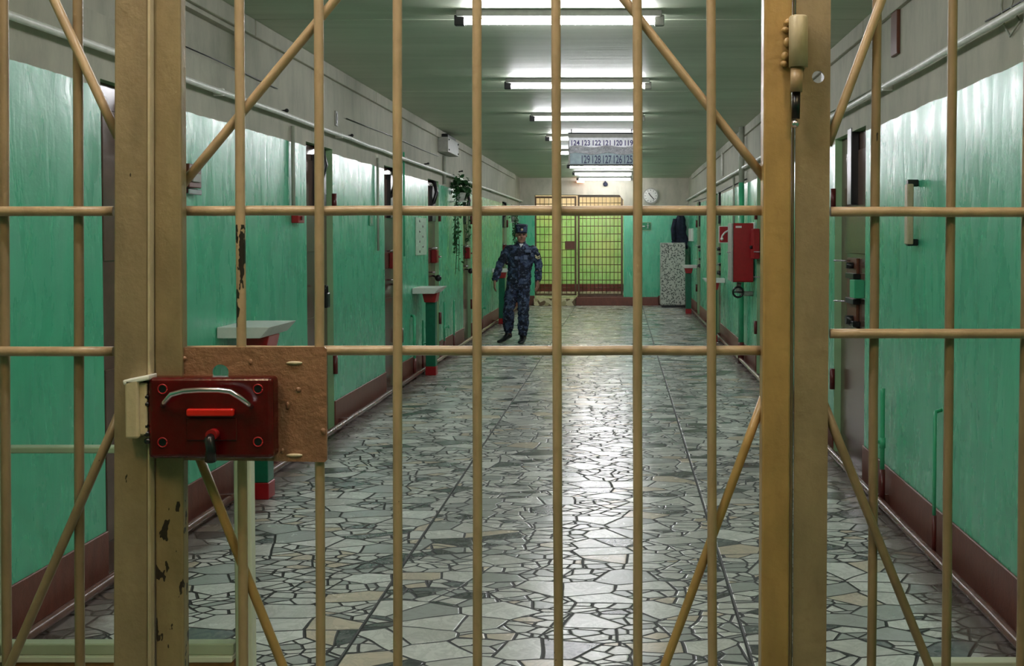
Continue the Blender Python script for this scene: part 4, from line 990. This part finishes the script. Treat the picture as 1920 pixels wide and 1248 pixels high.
# hands with five fingers
def hand(wr, tip_dir, s, sidev):
    w_ = Pv(*wr); d = Vector(tip_dir).normalized(); sv = Vector(sidev); sv = (sv - d * sv.dot(d)).normalized(); nv = d.cross(sv)
    body.loft([(w_, sv * .026, nv * .020), (w_ + d * .03, sv * .034, nv * .018), (w_ + d * .07, sv * .043, nv * .016), (w_ + d * .095, sv * .042, nv * .012)], 16)
    curl = Vector((-s * .5, -.25, 0))
    for i, (o_, L) in enumerate(((-.033, .066), (-.011, .078), (.011, .073), (.033, .058))):
        b0_ = w_ + d * .085 + sv * o_; b1_ = b0_ + d * L * .45 + curl * .006; b2_ = b1_ + d * L * .33 + curl * .022; b3_ = b2_ + d * L * .2 + curl * .022
        body.path([b0_, b1_, b2_, b3_], [.0088, .0085, .008, .0065], 10)
    th = w_ + d * .03 - sv * .028
    body.path([th, th + d * .025 - sv * .022, th + d * .055 - sv * .028, th + d * .075 - sv * .022], [.013, .011, .0095, .007], 10)
hand(wrL, (-.02, -.10, -1), -1, (.35, 1, 0) and (-.3, 1, 0)[:3] and (.3, -1, 0))
hand(wrR, (-.10, -.15, -1), 1, (-.3, -1, 0))
# hands: thumb side faces forward
bo = remesh(body, 'body', M['skin'], guard, .0052, 3)
for s in (-1, 1):
    mb = MB(); mb.sphere(H(s * .031, -.0835, .004), .010, (1.25, .6, .62)); mb.build('eye', M['eye'], guard)
    mb = MB(); mb.path([H(s * .015, -.094, .024), H(s * .032, -.098, .029), H(s * .05, -.085, .022)], .004, 6); mb.build('eyebrow', M['hair'], guard)
mb = MB(); mb.path([H(-.024, -.082, -.058), H(0, -.091, -.056), H(.024, -.082, -.058)], [.003, .006, .003], 8); mb.build('mouth', M['lip'], guard)
mb = MB(); mb.loft([(H(0, .03, -.05), HR @ Vector((.062, 0, 0)), HR @ Vector((0, .062, 0))), (H(0, .025, 0), HR @ Vector((.079, 0, 0)), HR @ Vector((0, .083, 0))), (H(0, .022, .05), HR @ Vector((.083, 0, 0)), HR @ Vector((0, .09, 0)))], 24); mb.build('hair', M['hair'], guard)
# cap
mb = MB()
def ring(z, rx, ry, yo=0): return (H(0, .012 + yo, z), HR @ Vector((rx, 0, 0)), HR @ Vector((0, ry, 0)))
mb.loft([ring(.030, .086, .104), ring(.055, .089, .107), ring(.10, .092, .108), ring(.135, .095, .108, -.004), ring(.15, .088, .10, -.004), ring(.156, .06, .07, -.004)], 28)
cap = mb.build('cap', M['camo'], guard)
mb = MB(); mb.loft([(H(0, -.085, .036), HR @ Vector((.075, 0, 0)), HR @ Vector((0, .052, -.016))), (H(0, -.085, .041), HR @ Vector((.075, 0, 0)), HR @ Vector((0, .052, -.016)))], 24); mb.build('visor', M['navy'], cap)
mb = MB(); mb.sphere(H(0, -.098, .085), .017, (1, .4, 1.1)); mb.build('cap_badge', M['gold'], cap)
# jacket
j = MB()
limb(j, [(.045, 0, .86), (.045, 0, .90), (.05, 0, 1.0), (.06, 0, 1.12), (.075, 0, 1.28), (.08, 0, 1.40), (.08, .0, 1.455), (.08, 0, 1.49)], [(.178, .135), (.182, .14), (.178, .14), (.178, .14), (.20, .14), (.17, .11), (.10, .08), (.066, .068)])
for a_, b_, c_, s in ((shL, elL, wrL, -1), (shR, elR, wrR, 1)):
    limb(j, [(a_[0] - s * .09, 0, a_[2] - .015), (a_[0] - s * .0, 0, a_[2] - .028), ((a_[0] * .6 + b_[0] * .4), .01, a_[2] * .6 + b_[2] * .4), b_, (b_[0] * .4 + c_[0] * .6, -.02, b_[2] * .4 + c_[2] * .6), (c_[0], c_[1], c_[2] - .005)], [.05, .068, .066, .058, .054, .046])
    j.sphere(Pv(a_[0] - s * .01, 0, a_[2] - .03), .073, (1, 1, .9))
jk = remesh(j, 'jacket', M['camo'], guard, .009, 3, .012, 16)
for s in (-1, 1):
    mb = MB(); mb.path([Pv(.08 + s * .012, -.085, 1.455), Pv(.08 + s * .05, -.062, 1.485), Pv(.08 + s * .062, -.0, 1.50)], .012, 8); mb.build('collar', M['camo'], jk)
mb = MB(); mb.prism([Pv(.085, -.125, 1.415), Pv(.125, -.105, 1.47), Pv(.062, -.105, 1.47)], (0, .03, 0)); mb.build('undershirt', M['shirt'], guard)
for x_, z_, w2, h2, m_ in ((.03, 1.26, .035, .025, 'patch'), (.155, 1.265, .03, .035, 'patch'), (.19, 1.36, .045, .022, 'patch')):
    mb = MB(); mb.box(PX + x_ - w2, PX + x_ + w2, PY - .152, PY - .10, z_ - h2, z_ + h2, .008, 1); mb.build('chest_patch', M[m_], jk)
mb = MB(); mb.path([Pv(.29, -.075, 1.30), Pv(.325, -.07, 1.27), Pv(.36, -.055, 1.29)], .010, 8); mb.path([Pv(.295, -.075, 1.275), Pv(.33, -.07, 1.245), Pv(.365, -.05, 1.265)], .008, 8); mb.build('sleeve_chevron', M['gold'], jk)
mb = MB(); mb.path([Pv(.05, -.148, 1.38), Pv(.05, -.152, 1.15), Pv(.045, -.150, .9)], .006, 8); mb.build('button_placket', M['navy'], jk)
# trousers
tr = MB()
limb(tr, [(.04, 0, .80), (.042, 0, .87), (.045, 0, .95)], [(.165, .12), (.168, .125), (.155, .12)])
for a_, b_, c_ in ((hpL, knL, anL), (hpR, knR, anR)):
    limb(tr, [a_, ((a_[0] + b_[0]) / 2, (a_[1] + b_[1]) / 2, (a_[2] + b_[2]) / 2), b_, ((b_[0] + c_[0]) / 2, (b_[1] + c_[1]) / 2 + .01, (b_[2] + c_[2]) / 2), (c_[0], c_[1], c_[2] + .02)], [(.10, .115), (.098, .11), (.08, .085), (.083, .088), (.066, .07)])
remesh(tr, 'trousers', M['camo'], guard, .009, 3, .014, 14)
def boot(an, toe, heel_up=0.0):
    mb = MB(); a_ = Vector(an); t2_ = Vector(toe); d = (t2_ - a_); d.z = 0; d.normalize(); sv = Vector((-d.y, d.x, 0)); zup = Vector((0, 0, 1)); h0 = heel_up
    L = .29; q = []
    heel = a_ - d * .06
    for f, wd, ht in ((0, .030, .05), (.06, .040, .075), (.35, .042, .07), (.6, .05, .045), (.85, .048, .033), (.97, .036, .026), (1.0, .015, .015)):
        base = heel + d * L * f; lift = h0 * (1 - min(1, f / .7)); zc = lift + ht * .75 + .008
        q.append((Pv(base.x, base.y, zc), sv * wd, zup * ht * .75))
    mb.loft(q, 18)
    limb(mb, [(a_.x, a_.y, a_.z + .12), (a_.x, a_.y, a_.z + .03), (a_.x - d.x * .005, a_.y - d.y * .005, .06 + h0)], [.056, .052, .05])
    return remesh(mb, 'boot', M['boot'], guard, .008, 3)
boot(anL, (anL[0] - .11, anL[1] - .16, 0), .055)
boot(anR, (anR[0] - .02, anR[1] - .25, 0))
